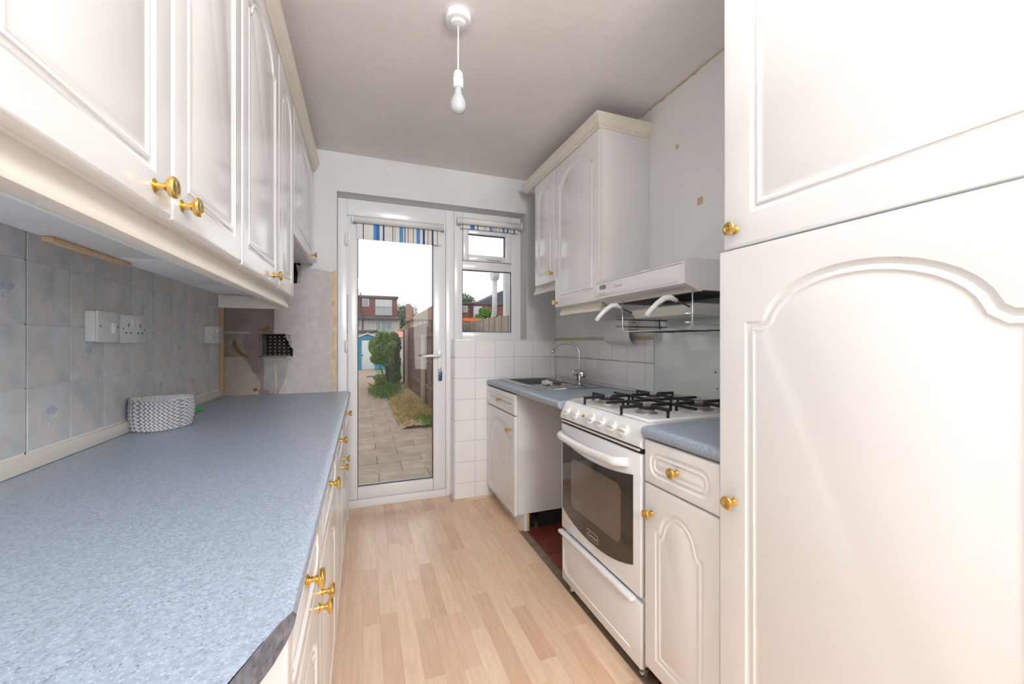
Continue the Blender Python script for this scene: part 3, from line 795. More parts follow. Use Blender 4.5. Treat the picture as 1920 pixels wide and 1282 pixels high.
# oven door
dr = B('oven_door', M_enam, ck, CX-.002, CX+.02, CY0+.002, CY1-.002, .292, .774, .005)
gy0, gy1 = CY0+.040, CY1-.018
N = 14
bot = [(gy0+(gy1-gy0)*k/N, .338+.05*(abs(2*k/N-1)**2.2)) for k in range(N+1)]
top = [(gy1-(gy1-gy0)*k/N, .668+.028*(abs(2*k/N-1)**2.0)) for k in range(N+1)]
MB().prism(bot+top, 'x', CX-.0055, CX).build('oven_glass', M_oglass, dr)
iy0, iy1, iz0, iz1 = CY0+.105, CY1-.10, .425, .64
def rrect(a0, a1, b0, b1, c):
    pts = []
    for cx, cz, s0 in ((a1-c, b0+c, -90), (a1-c, b1-c, 0), (a0+c, b1-c, 90), (a0+c, b0+c, 180)):
        for k in range(5):
            a = math.radians(s0+k*22.5); pts.append((cx+c*math.cos(a), cz+c*math.sin(a)))
    return pts
MB().prism(rrect(iy0, iy1, iz0, iz1, .03), 'x', CX-.0062, CX-.005).build('inner_window', M_oinner, dr)
hp = []
for k in range(17):
    f = k/16; y = CY1-.016-(CY1-CY0-.085)*f
    e = min(f, 1-f)
    hp.append((CX-.034+.032*max(0, 1-e/.06)**1.6-.006*math.sin(PI*f), y, .730-.010*math.sin(PI*f)))
MB().tube(hp, .013, 12, ry=.017).build('oven_handle', M_enam, ck)
bd = B('badge', M_badge, dr, CX-.0068, CX-.005, 1.345, 1.425, .352, .386)
B('badge_plate', M_oglass, bd, CX-.0074, CX-.006, 1.3475, 1.4225, .3545, .3835)
def text(body, size, m, parent, M, name='lettering', shear=.25):
    cu = bpy.data.curves.new('lettering', 'FONT'); cu.body = body; cu.size = size; cu.align_x = 'CENTER'; cu.align_y = 'CENTER'; cu.shear = shear; cu.extrude = .0003
    tmp = bpy.data.objects.new('tmp', cu); COL.objects.link(tmp)
    bpy.context.view_layer.update()
    me = bpy.data.meshes.new_from_object(tmp.evaluated_get(bpy.context.evaluated_depsgraph_get()))
    bpy.data.objects.remove(tmp); me.materials.append(m)
    return inst(name, me, parent, M)
FACE_NX = ROTR @ Matrix.Rotation(PI/2, 4, 'X')
text('Cannon', .022, M_badge, bd, T((CX-.0077, 1.385, .369)) @ FACE_NX)
# warming drawer
dw = B('drawer', M_enam, ck, CX, CX+.02, CY0+.001, CY1-.001, .052, .272, .006)
B('drawer_lip', M_enam, dw, CX-.022, CX+.006, CY0+.03, CY1-.002, .268, .284, .005)
MB().tube([(CX-.0005, CY1-.02, .245), (CX-.0005, CY1-.02, .115), (CX-.0005, CY1-.05, .092), (CX-.0005, CY0+.06, .092)], .0025, 6).build('pressed_line', M_enam, dw)
for x, y in ((.91, 1.13), (.91, 1.62), (1.37, 1.13), (1.37, 1.62)):
    MB().lathe([(.018, 0), (.018, .02), (.010, .024), (.010, .056)], T((x, y, 0)), 12).build('foot', M_chrome, ck, 40)
# hob
hob = B('hob', M_enam, ck, CX+.035, 1.40, CY0+.004, CY1-.004, .8757, .8805, .002)
MB().tube([(CX+.045, CY0+.014, .881), (1.39, CY0+.014, .881), (1.39, CY1-.014, .881), (CX+.045, CY1-.014, .881)], .004, 8, closed=True).build('hob_edge', M_enam, hob)
burn = [(1.010, 1.50, .036), (1.262, 1.505, .030), (1.010, 1.24, .030), (1.262, 1.235, .042)]
for x, y, r in burn:
    b_ = MB().lathe([(r*1.35, 0), (r*1.3, .004), (r, .006), (r, .016), (r*1.04, .017)], T((x, y, .8806)), 24).build('burner', M_burn, ck, 40)
    MB().lathe([(r*.98, 0), (r*.98, .004), (r*.8, .006), (0, .006)], T((x, y, .8976)), 24).build('burner_cap', M_iron, b_, 40)
for x, y, r in burn:
    mb = MB()
    for k in range(4):
        a = PI/2*k+PI/4*(.0)
        dx, dy = math.cos(a), math.sin(a)
        L = .118
        p0 = Vector((x+dx*.026, y+dy*.026)); p1 = Vector((x+dx*L, y+dy*L)); nrm2 = Vector((-dy, dx))*.0035
        mb.prism([tuple(p0-nrm2), tuple(p1-nrm2), tuple(p1+nrm2), tuple(p0+nrm2)], 'z', .903, .915)
        q0 = Vector((x+dx*(L-.008), y+dy*(L-.008)))
        mb.prism([tuple(q0-nrm2), tuple(p1-nrm2), tuple(p1+nrm2), tuple(q0+nrm2)], 'z', .8806, .906)
    mb.build('pan_support', M_iron, ck)
MB().box(CX+.05, 1.385, 1.3665, 1.3735, .900, .911, .001).build('support_bar', M_iron, ck)
MB().box(1.133, 1.140, CY0+.03, CY1-.03, .900, .911, .001).build('support_bar', M_iron, ck)
MB().tube([(1.398, CY0+.03, .882), (1.398, CY0+.03, .905), (1.398, CY1-.03, .905), (1.398, CY1-.03, .882)], .003, 6).build('rear_rail', M_chrome, ck)
tag(B('rear_batten', M_wood, None, 1.407, 1.420, .80, 1.66, .866, .884, .001), 'raw wood batten along the wall behind the cooker', 'batten')
sp = tag(B('splashback', M_splash, None, 1.4225, 1.4285, .775, 1.684, .885, 1.335, .001), 'pale glass splashback panel on the wall behind the cooker', 'splashback')
for y, z in ((1.30, 1.02), (1.29, .95)): MB().lathe([(.005, 0), (.005, .002), (0, .003)], T((1.4225, y, z)) @ Matrix.Rotation(-PI/2, 4, 'Y'), 10).build('screw', M_ltxt, sp)

# ------------------------------------------------------------------ right wall cabinets, cornice, pelmets
RX = 1.12
c = empty('wall_cabinet', (1.28, 1.985, 1.362), 'tall cream wall cabinet beside the extractor hood, white side panel', 'cabinet')
B('body', M_carc, c, RX+.021, XR-.001, 1.736, 2.234, 1.362, UT, .001)
B('edge_strip', M_corn, c, RX+.004, RX+.0208, 1.7352, 1.7365, 1.364, UT-.001)
door_R(c, RX, 1.737, 2.234, 1.362, UT, (2.205, 1.392), m=.058, ah=.075)
c = empty('wall_cabinet', (1.28, 2.39, 1.533), 'narrow short cream wall cabinet nearest the window on the right', 'cabinet')
B('body', M_carc, c, RX+.021, XR-.001, 2.238, 2.545, 1.533, UT, .001)
door_R(c, RX, 2.238, 2.543, 1.533, UT, (2.272, 1.585), m=.055, ah=.06)
tag(MB().sweep([(XR-.001, 1.735), (RX, 1.735), (RX, 2.70)], corn, -1).build('cornice_moulding', M_corn), 'cream stepped cornice with mitred corner on top of the right wall cabinets', 'moulding')
def pelm(z): return [(o, zz_-UB+z) for o, zz_ in pel]
tag(MB().sweep([(RX, 1.76), (RX, 2.20)], pelm(1.362), -1).build('light_pelmet', M_corn, None, 50), 'cream pelmet under the tall right wall cabinet beside the hood', 'pelmet')
tag(MB().sweep([(RX, 2.24), (RX, 2.60)], pelm(1.533), -1).build('light_pelmet', M_corn, None, 50), 'cream pelmet under the short wall cabinet near the window', 'pelmet')

# ------------------------------------------------------------------ extractor hood
HY0, HY1, HX = 1.142, 1.731, 1.10
h = empty('extractor_hood', (1.26, 1.437, 1.345), 'white slimline extractor hood over the cooker', 'extractor hood')
hp = [(HX, 1.366), (HX, 1.440), (HX+.006, 1.449), (HX+.035, 1.462), (XR-.001, 1.462), (XR-.001, 1.345), (HX+.06, 1.345)]
bmh = MB().prism(hp, 'y', HY0, HY1)
bmh.build('body', M_enam, h, 30)
B('front_panel', M_enam, h, HX-.003, HX+.001, HY0+.03, HY1-.004, 1.374, 1.436, .001)
B('panel_line', M_ltxt, h, HX-.0008, HX+.001, HY0+.012, HY1-.002, 1.4405, 1.4425)
B('filter', M_filter, h, HX+.09, XR-.02, HY0+.02, HY1-.06, 1.338, 1.3449)
B('underside_lip', M_corn, h, HX+.058, HX+.086, HY0+.002, HY1-.002, 1.340, 1.3452)
MB().prism(rrect(1.642, 1.696, 1.407, 1.428, .009), 'x', HX-.0045, HX-.002).build('indicator_window', M_ltxt, h)
for k in range(5): B('push_button', M_brass if False else M_enam2, h, HX-.009, HX-.002, 1.622+k*.0165, 1.634+k*.0165, 1.383, 1.394, .001)
text('Cannon', .021, M_ltxt, h, T((HX-.0032, 1.545, 1.410)) @ FACE_NX)

# grill tray hanging in a wire rack under the hood
rk = empty('wire_rack', (1.2, 1.34, 1.19), 'chrome wire rack hanging under the extractor hood', 'rack')
def arc(p0, p1, p2, n=5):
    return [Vector(p0)*(1-t)**2+Vector(p1)*2*t*(1-t)+Vector(p2)*t*t for t in [k/n for k in range(n+1)]]
for x, m_ in ((HX+.045, M_chrome), (1.36, M_dwire)):
    pth = [(x, 1.150, 1.3445)]+arc((x, 1.150, 1.225), (x, 1.150, 1.198), (x, 1.178, 1.198))+arc((x, 1.545, 1.198), (x, 1.575, 1.198), (x, 1.575, 1.225))+[(x, 1.575, 1.3445)]
    MB().tube(pth, .0032, 8).build('hanger', m_, rk)
for y, m_ in ((1.150, M_chrome), (1.575, M_dwire)):
    for z in (1.222, 1.255): MB().tube([(HX+.01, y, z), (1.405, y, z)], .0028, 8).build('rod', m_, rk)
for k in range(5): MB().tube([(HX+.05, 1.22+k*.07, 1.1955), (1.38, 1.22+k*.07, 1.1955)], .0022, 6).build('rod', M_dwire, rk)
gp = empty('grill_pan', (1.27, 1.36, 1.222), 'grey enamel grill tray with two curved white handles resting in the rack', 'tray')
ty0, ty1, tx0, tx1 = 1.165, 1.56, HX+.07, 1.40
mb = MB()
def trap(z, i): return [(tx0+i, ty0+i), (tx1-i, ty0+i), (tx1-i, ty1-i), (tx0+i, ty1-i)]
rings = []
for z, i in ((1.259, .02), (1.292, .004), (1.296, 0), (1.298, .002), (1.296, .012), (1.264, .026)):
    rings.append([mb.bm.verts.new((p[0], p[1], z)) for p in trap(z, i)])
for a, b in zip(rings, rings[1:]):
    for k in range(4): mb.bm.faces.new((a[k], a[(k+1) % 4], b[(k+1) % 4], b[k]))
mb.bm.faces.new(rings[0]); mb.bm.faces.new(rings[-1])
mb.build('tray', M_tray, gp)
for y in (1.195, 1.545):
    dx = Vector((-1, 0, 0))
    a0 = Vector((tx0+.004, y, 1.286)); a1 = a0+Vector((-.055, .012, .024))
    MB().tube([a0, a1], .005, 8, ry=.003).build('handle_stem', M_dwire, gp)
    pts = [a1+Vector((.006, 0, -.002)), a1+Vector((-.018, .006, .010)), a1+Vector((-.04, .014, .008)), a1+Vector((-.065, .024, -.012)), a1+Vector((-.088, .034, -.038)), a1+Vector((-.104, .041, -.062))]
    MB().tube(pts, [.008, .011, .0115, .011, .0105, .011], 8).build('handle', M_white, gp)
# kitchen paper hanging on the wall under the cabinet
kp = empty('kitchen_roll', (1.38, 1.92, 1.13), 'white kitchen paper hanging on the wall under the right cabinet', 'paper')
MB().lathe([(.02, 0), (.038, .0), (.038, .225), (.02, .225)], T((1.385, 1.815, 1.255)) @ Matrix.Rotation(-PI/2, 4, 'X'), 20).build('roll', M_paper, kp, 40)
sh = [(1.347, 1.262), (1.346, 1.22), (1.349, 1.18), (1.356, 1.155), (1.368, 1.138), (1.384, 1.128)]
mb = MB()
a = [mb.bm.verts.new((p[0], 1.80-(.0 if i < 3 else .008*(i-2)), p[1])) for i, p in enumerate(sh)]; b = [mb.bm.verts.new((p[0], 2.045, p[1]+(.012 if i > 3 else 0))) for i, p in enumerate(sh)]
a2 = [mb.bm.verts.new(v.co+Vector((.001, 0, -.0006))) for v in a]; b2 = [mb.bm.verts.new(v.co+Vector((.001, 0, -.0006))) for v in b]
for i in range(5):
    mb.bm.faces.new((a[i], a[i+1], b[i+1], b[i])); mb.bm.faces.new((a2[i], b2[i], b2[i+1], a2[i+1]))
    mb.bm.faces.new((a[i], a2[i], a2[i+1], a[i+1])); mb.bm.faces.new((b[i], b[i+1], b2[i+1], b2[i]))
mb.build('loose_sheet', M_paper, kp, 60)
MB().tube([(1.385, 1.795, 1.255), (1.385, 2.06, 1.255)], .006, 8).build('spindle', M_wood, kp)

# ------------------------------------------------------------------ glazed door and window
FY = 2.955
d1 = struct(empty('door_1', (.23, FY, 0))); d1['label'] = 'white plastic framed glass back door'
def bar(name, parent, x0, x1, z0, z1, y0=FY, y1=FY+.06, bev=.004): return B(name, M_upvc, parent, x0, x1, y0, y1, z0, z1, bev)
bar('frame_jamb', d1, OPL, -.103, 0, OPT); bar('frame_jamb', d1, .578, .640, 0, OPT)
bar('frame_head', d1, -.103, .578, 2.024, OPT); bar('threshold', d1, -.103, .578, 0, .058, FY-.004)
lf = empty('door_leaf', (.237, FY, .06)); COL.objects.unlink(lf); lf = link(bpy.data.objects.new('door_leaf', None), d1, T((.237, FY, .06)))
lx0, lx1, lz0, lz1 = -.100, .575, .062, 2.020
gx0, gx1, gz0, gz1 = -.036, .482, .148, 1.935
bar('stile', lf, lx0, gx0, lz0, lz1, FY-.012, FY+.05, .007); bar('stile', lf, gx1, lx1, lz0, lz1, FY-.012, FY+.05, .007)
bar('rail', lf, gx0, gx1, lz0, gz0, FY-.012, FY+.05, .007); bar('rail', lf, gx0, gx1, gz1, lz1, FY-.012, FY+.05, .007)
def gasket(parent, x0, x1, z0, z1, y=FY+.004, w=.004):
    mb = MB()
    mb.box(x0, x0+w, y, y+.012, z0, z1); mb.box(x1-w, x1, y, y+.012, z0, z1); mb.box(x0+w, x1-w, y, y+.012, z0, z0+w); mb.box(x0+w, x1-w, y, y+.012, z1-w, z1)
    mb.build('gasket', M_gask, parent)
gasket(lf, gx0, gx1, gz0, gz1)
B('glass_pane', M_glass, lf, gx0+.001, gx1-.001, FY+.018, FY+.022, gz0+.001, gz1-.001)
hd = link(bpy.data.objects.new('door_handle', None), d1, T((.53, FY-.012, 1.05)))
B('backplate', M_white, hd, .512, .545, FY-.022, FY-.0125, .905, 1.09, .005)
MB().tube([(.528, FY-.02, 1.052), (.528, FY-.05, 1.052), (.518, FY-.062, 1.052), (.48, FY-.064, 1.051), (.42, FY-.062, 1.049), (.395, FY-.058, 1.048)], [.011, .011, .012, .011, .009, .007], 10).build('lever', M_white, hd)
MB().lathe([(.011, 0), (.011, .006), (.008, .008), (0, .008)], T((.528, FY-.022, .955)) @ Matrix.Rotation(PI/2, 4, 'X'), 14).build('lock_cylinder', M_chrome, hd)
for z in (.35, 1.12, 1.85): MB().tube([(-.108, FY-.014, z-.04), (-.108, FY-.014, z+.04)], .009, 8).build('hinge', M_white, d1)
ky = empty('door_key', (.528, FY-.04, .88), 'door key in the lock with a dark blue hanging tag', 'key')
MB().box(.526, .530, FY-.050, FY-.0305, .949, .961, .001).build('key_blade', M_chrome, ky)
MB().tube([(.528+.010*math.cos(2*PI*k/12), FY-.048, .944+.012*math.sin(2*PI*k/12)) for k in range(12)], .0013, 6, closed=True).build('split_ring', M_chrome, ky)
MB().box(.517, .541, FY-.052, FY-.046, .868, .934, .003).build('tag', M_blue, ky, 40)

w1 = struct(empty('window_1', (.9, FY, SILL))); w1['label'] = 'white plastic window beside the glass door'
bar('frame_jamb', w1, .641, .703, SILL, OPT); bar('frame_jamb', w1, 1.098, OPR, SILL, OPT)
bar('frame_head', w1, .703, 1.098, 2.022, OPT); bar('frame_sill', w1, .703, 1.098, SILL, 1.226); bar('transom', w1, .703, 1.098, 1.700, 1.766)
ts = link(bpy.data.objects.new('top_sash', None), w1, T((.9, FY, 1.77)))
bar('sash_stile', ts, .706, .747, 1.768, 2.018, FY-.014, FY+.04, .006); bar('sash_stile', ts, 1.044, 1.095, 1.768, 2.018, FY-.014, FY+.04, .006)
bar('sash_rail', ts, .747, 1.044, 1.768, 1.812, FY-.014, FY+.04, .006); bar('sash_rail', ts, .747, 1.044, 1.972, 2.018, FY-.014, FY+.04, .006)
gasket(ts, .747, 1.044, 1.812, 1.972); B('glass_pane', M_glass, ts, .748, 1.043, FY+.018, FY+.022, 1.813, 1.971)
gasket(w1, .703, 1.098, 1.226, 1.700); B('glass_pane', M_glass, w1, .704, 1.097, FY+.018, FY+.022, 1.227, 1.699)
MB().tube([(.89, FY-.016, 1.788), (.905, FY-.034, 1.786), (.95, FY-.036, 1.783), (1.0, FY-.034, 1.779)], .0065, 8).build('window_handle', M_white, w1)
bar('inner_sill', w1, PIER, OPR, SILL-.001, SILL+.008, WY+.002, FY, .002)

# roller blinds
def blind(name_lab, x0, x1, z, drop, matf, y):
    b = empty('roller_blind', ((x0+x1)/2, y, z-drop), name_lab, 'blind', 'striped roller blinds')
    MB().tube([(x0, y, z), (x1, y, z)], .024, 18).build('roll', M_broll, b)
    for xx in (x0-.008, x1): B('bracket', M_upvc, b, xx, xx+.008, y-.022, y+.03, z-.022, z+.030, .002)
    fx0, fx1 = x0+.022, x1-.018
    mb = MB(); mb.box(fx0, fx1, y+.020, y+.0215, z-drop, z)
    mb.build('fabric', matf, b)
    B('bottom_bar', matf, b, fx0, fx1, y+.018, y+.0235, z-drop, z-drop+.018, .001)
blind('white and blue striped roller blind half rolled on the glass door', -.062, .552, 1.985, .128, M_blind1, 2.905)
blind('small striped roller blind rolled up above the top window', .662, 1.160, 2.052, .050, M_blind2, 2.905)

# ------------------------------------------------------------------ air brick in the hole
vb = empty('air_brick', (-.5075, 2.95, 1.058), 'black square-holed air vent grille in the broken wall hole', 'vent')
for k in range(8): B('grille_bar', M_black, vb, -.60+.0264*k-.0085, -.60+.0264*k+.0085, 2.945, 2.957, 1.057, 1.198)
for k in range(7): B('grille_bar', M_black, vb, -.598, -.417, 2.9465, 2.9555, 1.058+.0225*k-.0072, 1.058+.0225*k+.0072)
for nm, a in (('lining', (-.5995, -.585, 2.84, 2.945, 1.0555, 1.1995)), ('lining', (-.598, -.416, 2.84, 2.96, 1.0555, 1.064)), ('lining', (-.422, -.4155, 2.84, 2.945, 1.0555, 1.1995))):
    B(nm, M_black if a[0] > -.5 else M_rend, vb, *a)
tag(B('duct_box', M_black, None, -.469, -.373, 2.90, 2.98, 1.521, 1.759), 'dark duct seen in the slot of broken plaster beside the narrow cabinet', 'duct')

# ------------------------------------------------------------------ sockets and switch
def plate(parent, y0, y1, z0, z1):
    B('back_box', M_switch, parent, XL+.0004, XL+.026, y0+.002, y1-.002, z0+.002, z1-.002, .002)
    return B('faceplate', M_switch, parent, XL+.0262, XL+.033, y0, y1, z0, z1, .003)
fx = XL+.0331
def dot(parent, y, z, r, m=M_hole, name='screw'): MB().lathe([(r, 0), (r, .0006), (0, .0006)], T((fx-.0002, y, z)) @ Matrix.Rotation(PI/2, 4, 'Y'), 10).build(name, m, parent)
def slot(parent, y, z, w, h): B('pin_slot', M_hole, parent, fx-.0004, fx+.0003, y-w/2, y+w/2, z-h/2, z+h/2)
def socket(lab, y0, y1, z0, z1, grp):
    s = empty('double_socket', (XL+.015, (y0+y1)/2, z0), lab, 'socket', grp)
    plate(s, y0, y1, z0, z1)
    w, hh = y1-y0, z1-z0
    for f in (.27, .73):
        y = y0+w*f; slot(s, y, z0+hh*.64, .005, .012); slot(s, y-.014, z0+hh*.36, .009, .005); slot(s, y+.014, z0+hh*.36, .009, .005)
    for f in (.08, .92): dot(s, y0+w*f, z0+hh*.5, .0028)
    for f in (.44, .56): B('rocker', M_white, s, fx-.001, fx+.004, y0+w*f-.008, y0+w*f+.008, z0+hh*.62, z0+hh*.86, .001)
socket('white double socket beside the light switch above the basket', 1.703, 1.868, 1.147, 1.243, 'double sockets on the tiled left wall')
s = empty('light_switch', (XL+.015, 1.635, 1.15), 'white single switch plate next to the double socket on the left', 'switch')
plate(s, 1.578, 1.699, 1.149, 1.247)
B('rocker', M_white, s, fx-.001, fx+.006, 1.648, 1.668, 1.178, 1.212, .0015)
for y in (1.592, 1.685): dot(s, y, 1.199, .0028)
socket('white double socket at the far end of the left tiles by the vent hole', 2.545, 2.735, 1.142, 1.236, 'double sockets on the tiled left wall')

# ------------------------------------------------------------------ basket and scissors
bk = empty('rope_basket', (-.70, 1.855, WZ), 'small oval grey and white chevron rope basket on the left worktop', 'basket')
def oval(f, rx, ry): 
    a = 2*PI*f; e = .72
    c_, s_ = math.cos(a), math.sin(a)
    return (math.copysign(abs(c_)**e, c_)*rx, math.copysign(abs(s_)**e, s_)*ry)
NS, NR = 288, 80
bm = bmesh.new(); lay = bm.verts.layers.float.new('rope')
grid = []
ROWS = 8
ca, sa = math.cos(math.radians(-24)), math.sin(math.radians(-24))
for j in range(NR+1):
    t = j/NR; row = []
    rowf = t*ROWS; rf = rowf % 1
    flare = 1.0-.08*(1-t)**3+.03*math.sin(PI*t)
    for i in range(NS):
        f = i/NS
        px, py = oval(f, .070*flare, .096*flare)
        # braid: each row is a V of slanted strands
        ph = (f*34+abs(rf-.5)*1.5) % 1
        bulge = (.0026*math.sin(PI*rf)+.0018*math.sin(2*PI*ph))
        nrm_ = Vector((px/.07, py/.096)).normalized()
        zz_ = .106*t+.004*math.sin(4*PI*f)*t+.010*t**4*abs(math.sin(PI*f))
        x_, y_ = px+nrm_.x*bulge, py+nrm_.y*bulge
        v = bm.verts.new((-.705+x_*ca-y_*sa, 1.862+x_*sa+y_*ca, WZ+.001+zz_))
        v[lay] = .5+.5*math.sin(2*PI*ph)
        row.append(v)
    grid.append(row)
for j in range(NR):
    for i in range(NS): bm.faces.new((grid[j][i], grid[j][(i+1) % NS], grid[j+1][(i+1) % NS], grid[j+1][i]))
inner = []
for dz, k in ((0, .93), (-.10, .86)):
    inner.append([bm.verts.new((-.705+(v.co.x+.705)*k, 1.862+(v.co.y-1.862)*k, v.co.z+dz)) for v in grid[-1]])
for v in inner[0]+inner[1]: v[lay] = .1
for a, b in ((grid[-1], inner[0]), (inner[0], inner[1])):
    for i in range(NS): bm.faces.new((a[i], a[(i+1) % NS], b[(i+1) % NS], b[i]))
bm.faces.new(inner[1]); bm.faces.new(grid[0])
mb = MB(); mb.bm.free(); mb.bm = bm
mb.build('body', M_bask, bk, 60)
def bh(sgn):
    pts = []
    for k in range(9):
        f = k/8; yy = (f-.5)*.085; x_ = sgn*.069; 
        pts.append((-.705+x_*ca-yy*sa, 1.862+x_*sa+yy*ca, WZ+.107+.006*math.sin(PI*f)))
    MB().tube(pts, .005, 8).build('rim_handle', M_cloth, bk)
bh(-1); bh(1)
tag(bk)
sc = empty('scissors', (-.74, 2.20, WZ), 'scissors with bright green handles lying behind the basket', 'scissors')
for k, oy in ((0, .0), (1, .026)):
    MB().tube([(-.735+.014*math.cos(2*PI*i/14)+.012*k, 2.235+oy+.024*math.sin(2*PI*i/14), WZ+.0065) for i in range(14)], .0052, 8, closed=True).build('handle_loop', M_green, sc)
MB().prism([(-.742, 2.21), (-.73, 2.215), (-.745, 2.06), (-.75, 2.06)], 'z', WZ+.003, WZ+.006).build('blade', M_chrome, sc)

# ------------------------------------------------------------------ pendant lamp
pl = empty('pendant_lamp', (.338, 1.49, 2.05), 'bare bulb on a white pendant flex from a round ceiling rose', 'lamp')
px, py = .338, 1.49
MB().lathe([(.047, 0), (.049, -.004), (.049, -.020), (.045, -.026), (.030, -.029), (.026, -.036), (.010, -.040), (0, -.040)], T((px, py, ZC-.0005)), 28).build('ceiling_rose', M_white, pl, 35)
MB().tube([(px, py, ZC-.038), (px, py, 2.175)], .0035, 8).build('flex', M_flex, pl)
MB().lathe([(.005, .0), (.014, -.004), (.0185, -.012), (.0195, -.030), (.021, -.032), (.021, -.036), (.0195, -.038), (.0195, -.062), (.017, -.066), (0, -.066)], T((px, py, 2.180)), 20).build('lampholder', M_white, pl, 35)
MB().lathe([(.0135, 0), (.0135, -.014), (.014, -.02), (.018, -.032), (.027, -.050), (.030, -.064), (.0285, -.078), (.022, -.090), (.011, -.0965), (0, -.098)], T((px, py, 2.116)), 24).build('bulb', M_bulb, pl, 60)

# ------------------------------------------------------------------ garden
GZ = -.12
struct(B('ground', M_lawn, None, -60, 60, 3.11, 110, GZ-.3, GZ-.02))
ground = bpy.data.objects['ground']
struct(B('garden_path', M_path, None, -.75, .52, 9.6, 19.4, GZ-.05, GZ-.004))
gp_ = struct(B('patio_bed', M_joint, None, -2.2, 1.18, 3.12, 9.6, GZ-.06, GZ-.012))
random.seed(21)
sm = {}
y = 3.14; r_ = 0
while y < 9.58:
    dpt = .31
    x0, x1 = (-1.7, 1.17) if y < 5.95 else (-.78, .50)
    x = x0-(.23 if r_ % 2 else 0)
    while x < x1-.02:
        a, b = max(x, x0), min(x+.46, x1)
        k = (round(b-a, 3),)
        if b-a > .06:
            if k not in sm: sm[k] = MB().box(-(b-a)/2+.0025, (b-a)/2-.0025, -dpt/2+.0025, dpt/2-.0025, -.03, 0, .004, 1).mesh('paving_slab', M_slab, origin=(0, 0, 0))[0]
            inst('paving_slab', sm[k], gp_, T(((a+b)/2, y+dpt/2, GZ+random.uniform(-.003, .003))))
        x += .46
    y += dpt; r_ += 1
# dry bed beside the path
def blades(name, m, region, n, h, parent=None, lean=.5, w=.006, z=GZ, **kw):
    vs, fs = [], []
    for i in range(n):
        x, y = region()
        a = random.uniform(0, 2*PI); hh = h*random.uniform(.4, 1.1); l = lean*hh*random.uniform(.2, 1.2)
        dx, dy = math.cos(a), math.sin(a); b = len(vs)
        vs += [(x-dy*w, y+dx*w, z), (x+dy*w, y-dx*w, z), (x+dx*l*.4+dy*w*.6, y+dy*l*.4-dx*w*.6, z+hh*.6), (x+dx*l, y+dy*l, z+hh)]
        fs += [(b, b+1, b+2), (b, b+2, b+3)]
    me = bpy.data.meshes.new(name); me.from_pydata(vs, [], fs); me.materials.append(m)
    o = link(bpy.data.objects.new(name, me), parent)
    return tag(o, **kw)
random.seed(9)
bmb = bmesh.new(); bmesh.ops.create_grid(bmb, x_segments=24, y_segments=60, size=.5)
for v in bmb.verts:
    X_, Y_ = .52+(v.co.x+.5)*.72, 5.98+(v.co.y+.5)*6.5
    e = min(v.co.x+.5, .5-v.co.x)
    v.co = Vector((X_+(.03*math.sin(Y_*7) if v.co.x < -.4 else 0), Y_, GZ-.015+.05*min(1, e*6)+.025*random.random()))
mb = MB(); mb.bm.free(); mb.bm = bmb
bed = struct(mb.build('soil_bed', M_soil, None, 60))
blades('dry_grass', M_grassd, lambda: (random.uniform(.54, 1.08), random.triangular(6.0, 9.6, 7.0)), 2600, .10, w=.005, z=GZ+.01, lean=1.2, label='straw-coloured dry grass on the bed beside the path', cat='grass', kind='stuff')
blades('green_grass', M_grass, lambda: (min(1.08, random.gauss(.97, .10)), random.gauss(6.3, .18)), 420, .13, w=.007, z=GZ+.01, lean=.8, label='small green weeds at the near end of the dry bed', cat='weeds', kind='stuff')
blades('long_grass', M_grass, lambda: (random.gauss(.52, .13), random.gauss(10.4, .45)), 1800, .22, w=.008, z=GZ, lean=.8, label='long green grass under the bush beside the path', cat='grass', kind='stuff')

# fence
fc = empty('timber_fence', (1.25, 9, GZ), 'brown vertical board timber fence along the right of the garden', 'fence')
bmz = MB().box(-.010, .010, -.062, .062, 0, 1, .003, 1).mesh('fence_board', M_fence, origin=(0, 0, 0))[0]
bmg = MB().box(-.010, .010, -.062, .062, 0, 1, .003, 1).mesh('fence_board', M_fenceg, origin=(0, 0, 0))[0]
random.seed(2)
y = 5.95
while y < 12.6:
    top = 1.56-.008*(y-6)+random.uniform(-.012, .012)
    inst('fence_board', bmz, fc, T((1.235-.012*(y-6)+(.008 if int(y/.13) % 2 else 0), y, GZ)) @ Matrix.Diagonal((1, 1, top-GZ, 1)))
    y += .130
for y in (8.2, 11.2): B('fence_post', M_post, fc, 1.13-.012*(y-6), 1.20-.012*(y-6), y-.045, y+.045, GZ, 1.5 if y > 9 else 1.30, .004)
for z in (.25, .75, 1.25): MB().box(1.17, 1.21, 6.0, 12.5, z, z+.06).build('fence_rail', M_fence, fc)
fg = empty('boundary_fence', (1.8, 4.5, GZ), 'greyed vertical board fence seen through the side window', 'fence')
y = 3.2
while y < 9.0:
    inst('fence_board', bmg, fg, T((1.62+(.008 if int(y/.13) % 2 else 0), y, GZ)) @ Matrix.Diagonal((1, 1, 1.475-GZ+random.uniform(-.012, .012), 1)))
    y += .131

fl = empty('vent_screen_fence', (-2.3, 12, GZ), 'added board fence on the left, dimming the view through the vent holes', 'fence')  # fence added to darken the bright view behind the vent grille
y = 7.0
while y < 17:
    inst('fence_board', bmz, fl, T((-2.3+(.008 if int(y/.13) % 2 else 0), y, GZ)) @ Matrix.Diagonal((1, 1, 1.62, 1)))
    y += .131
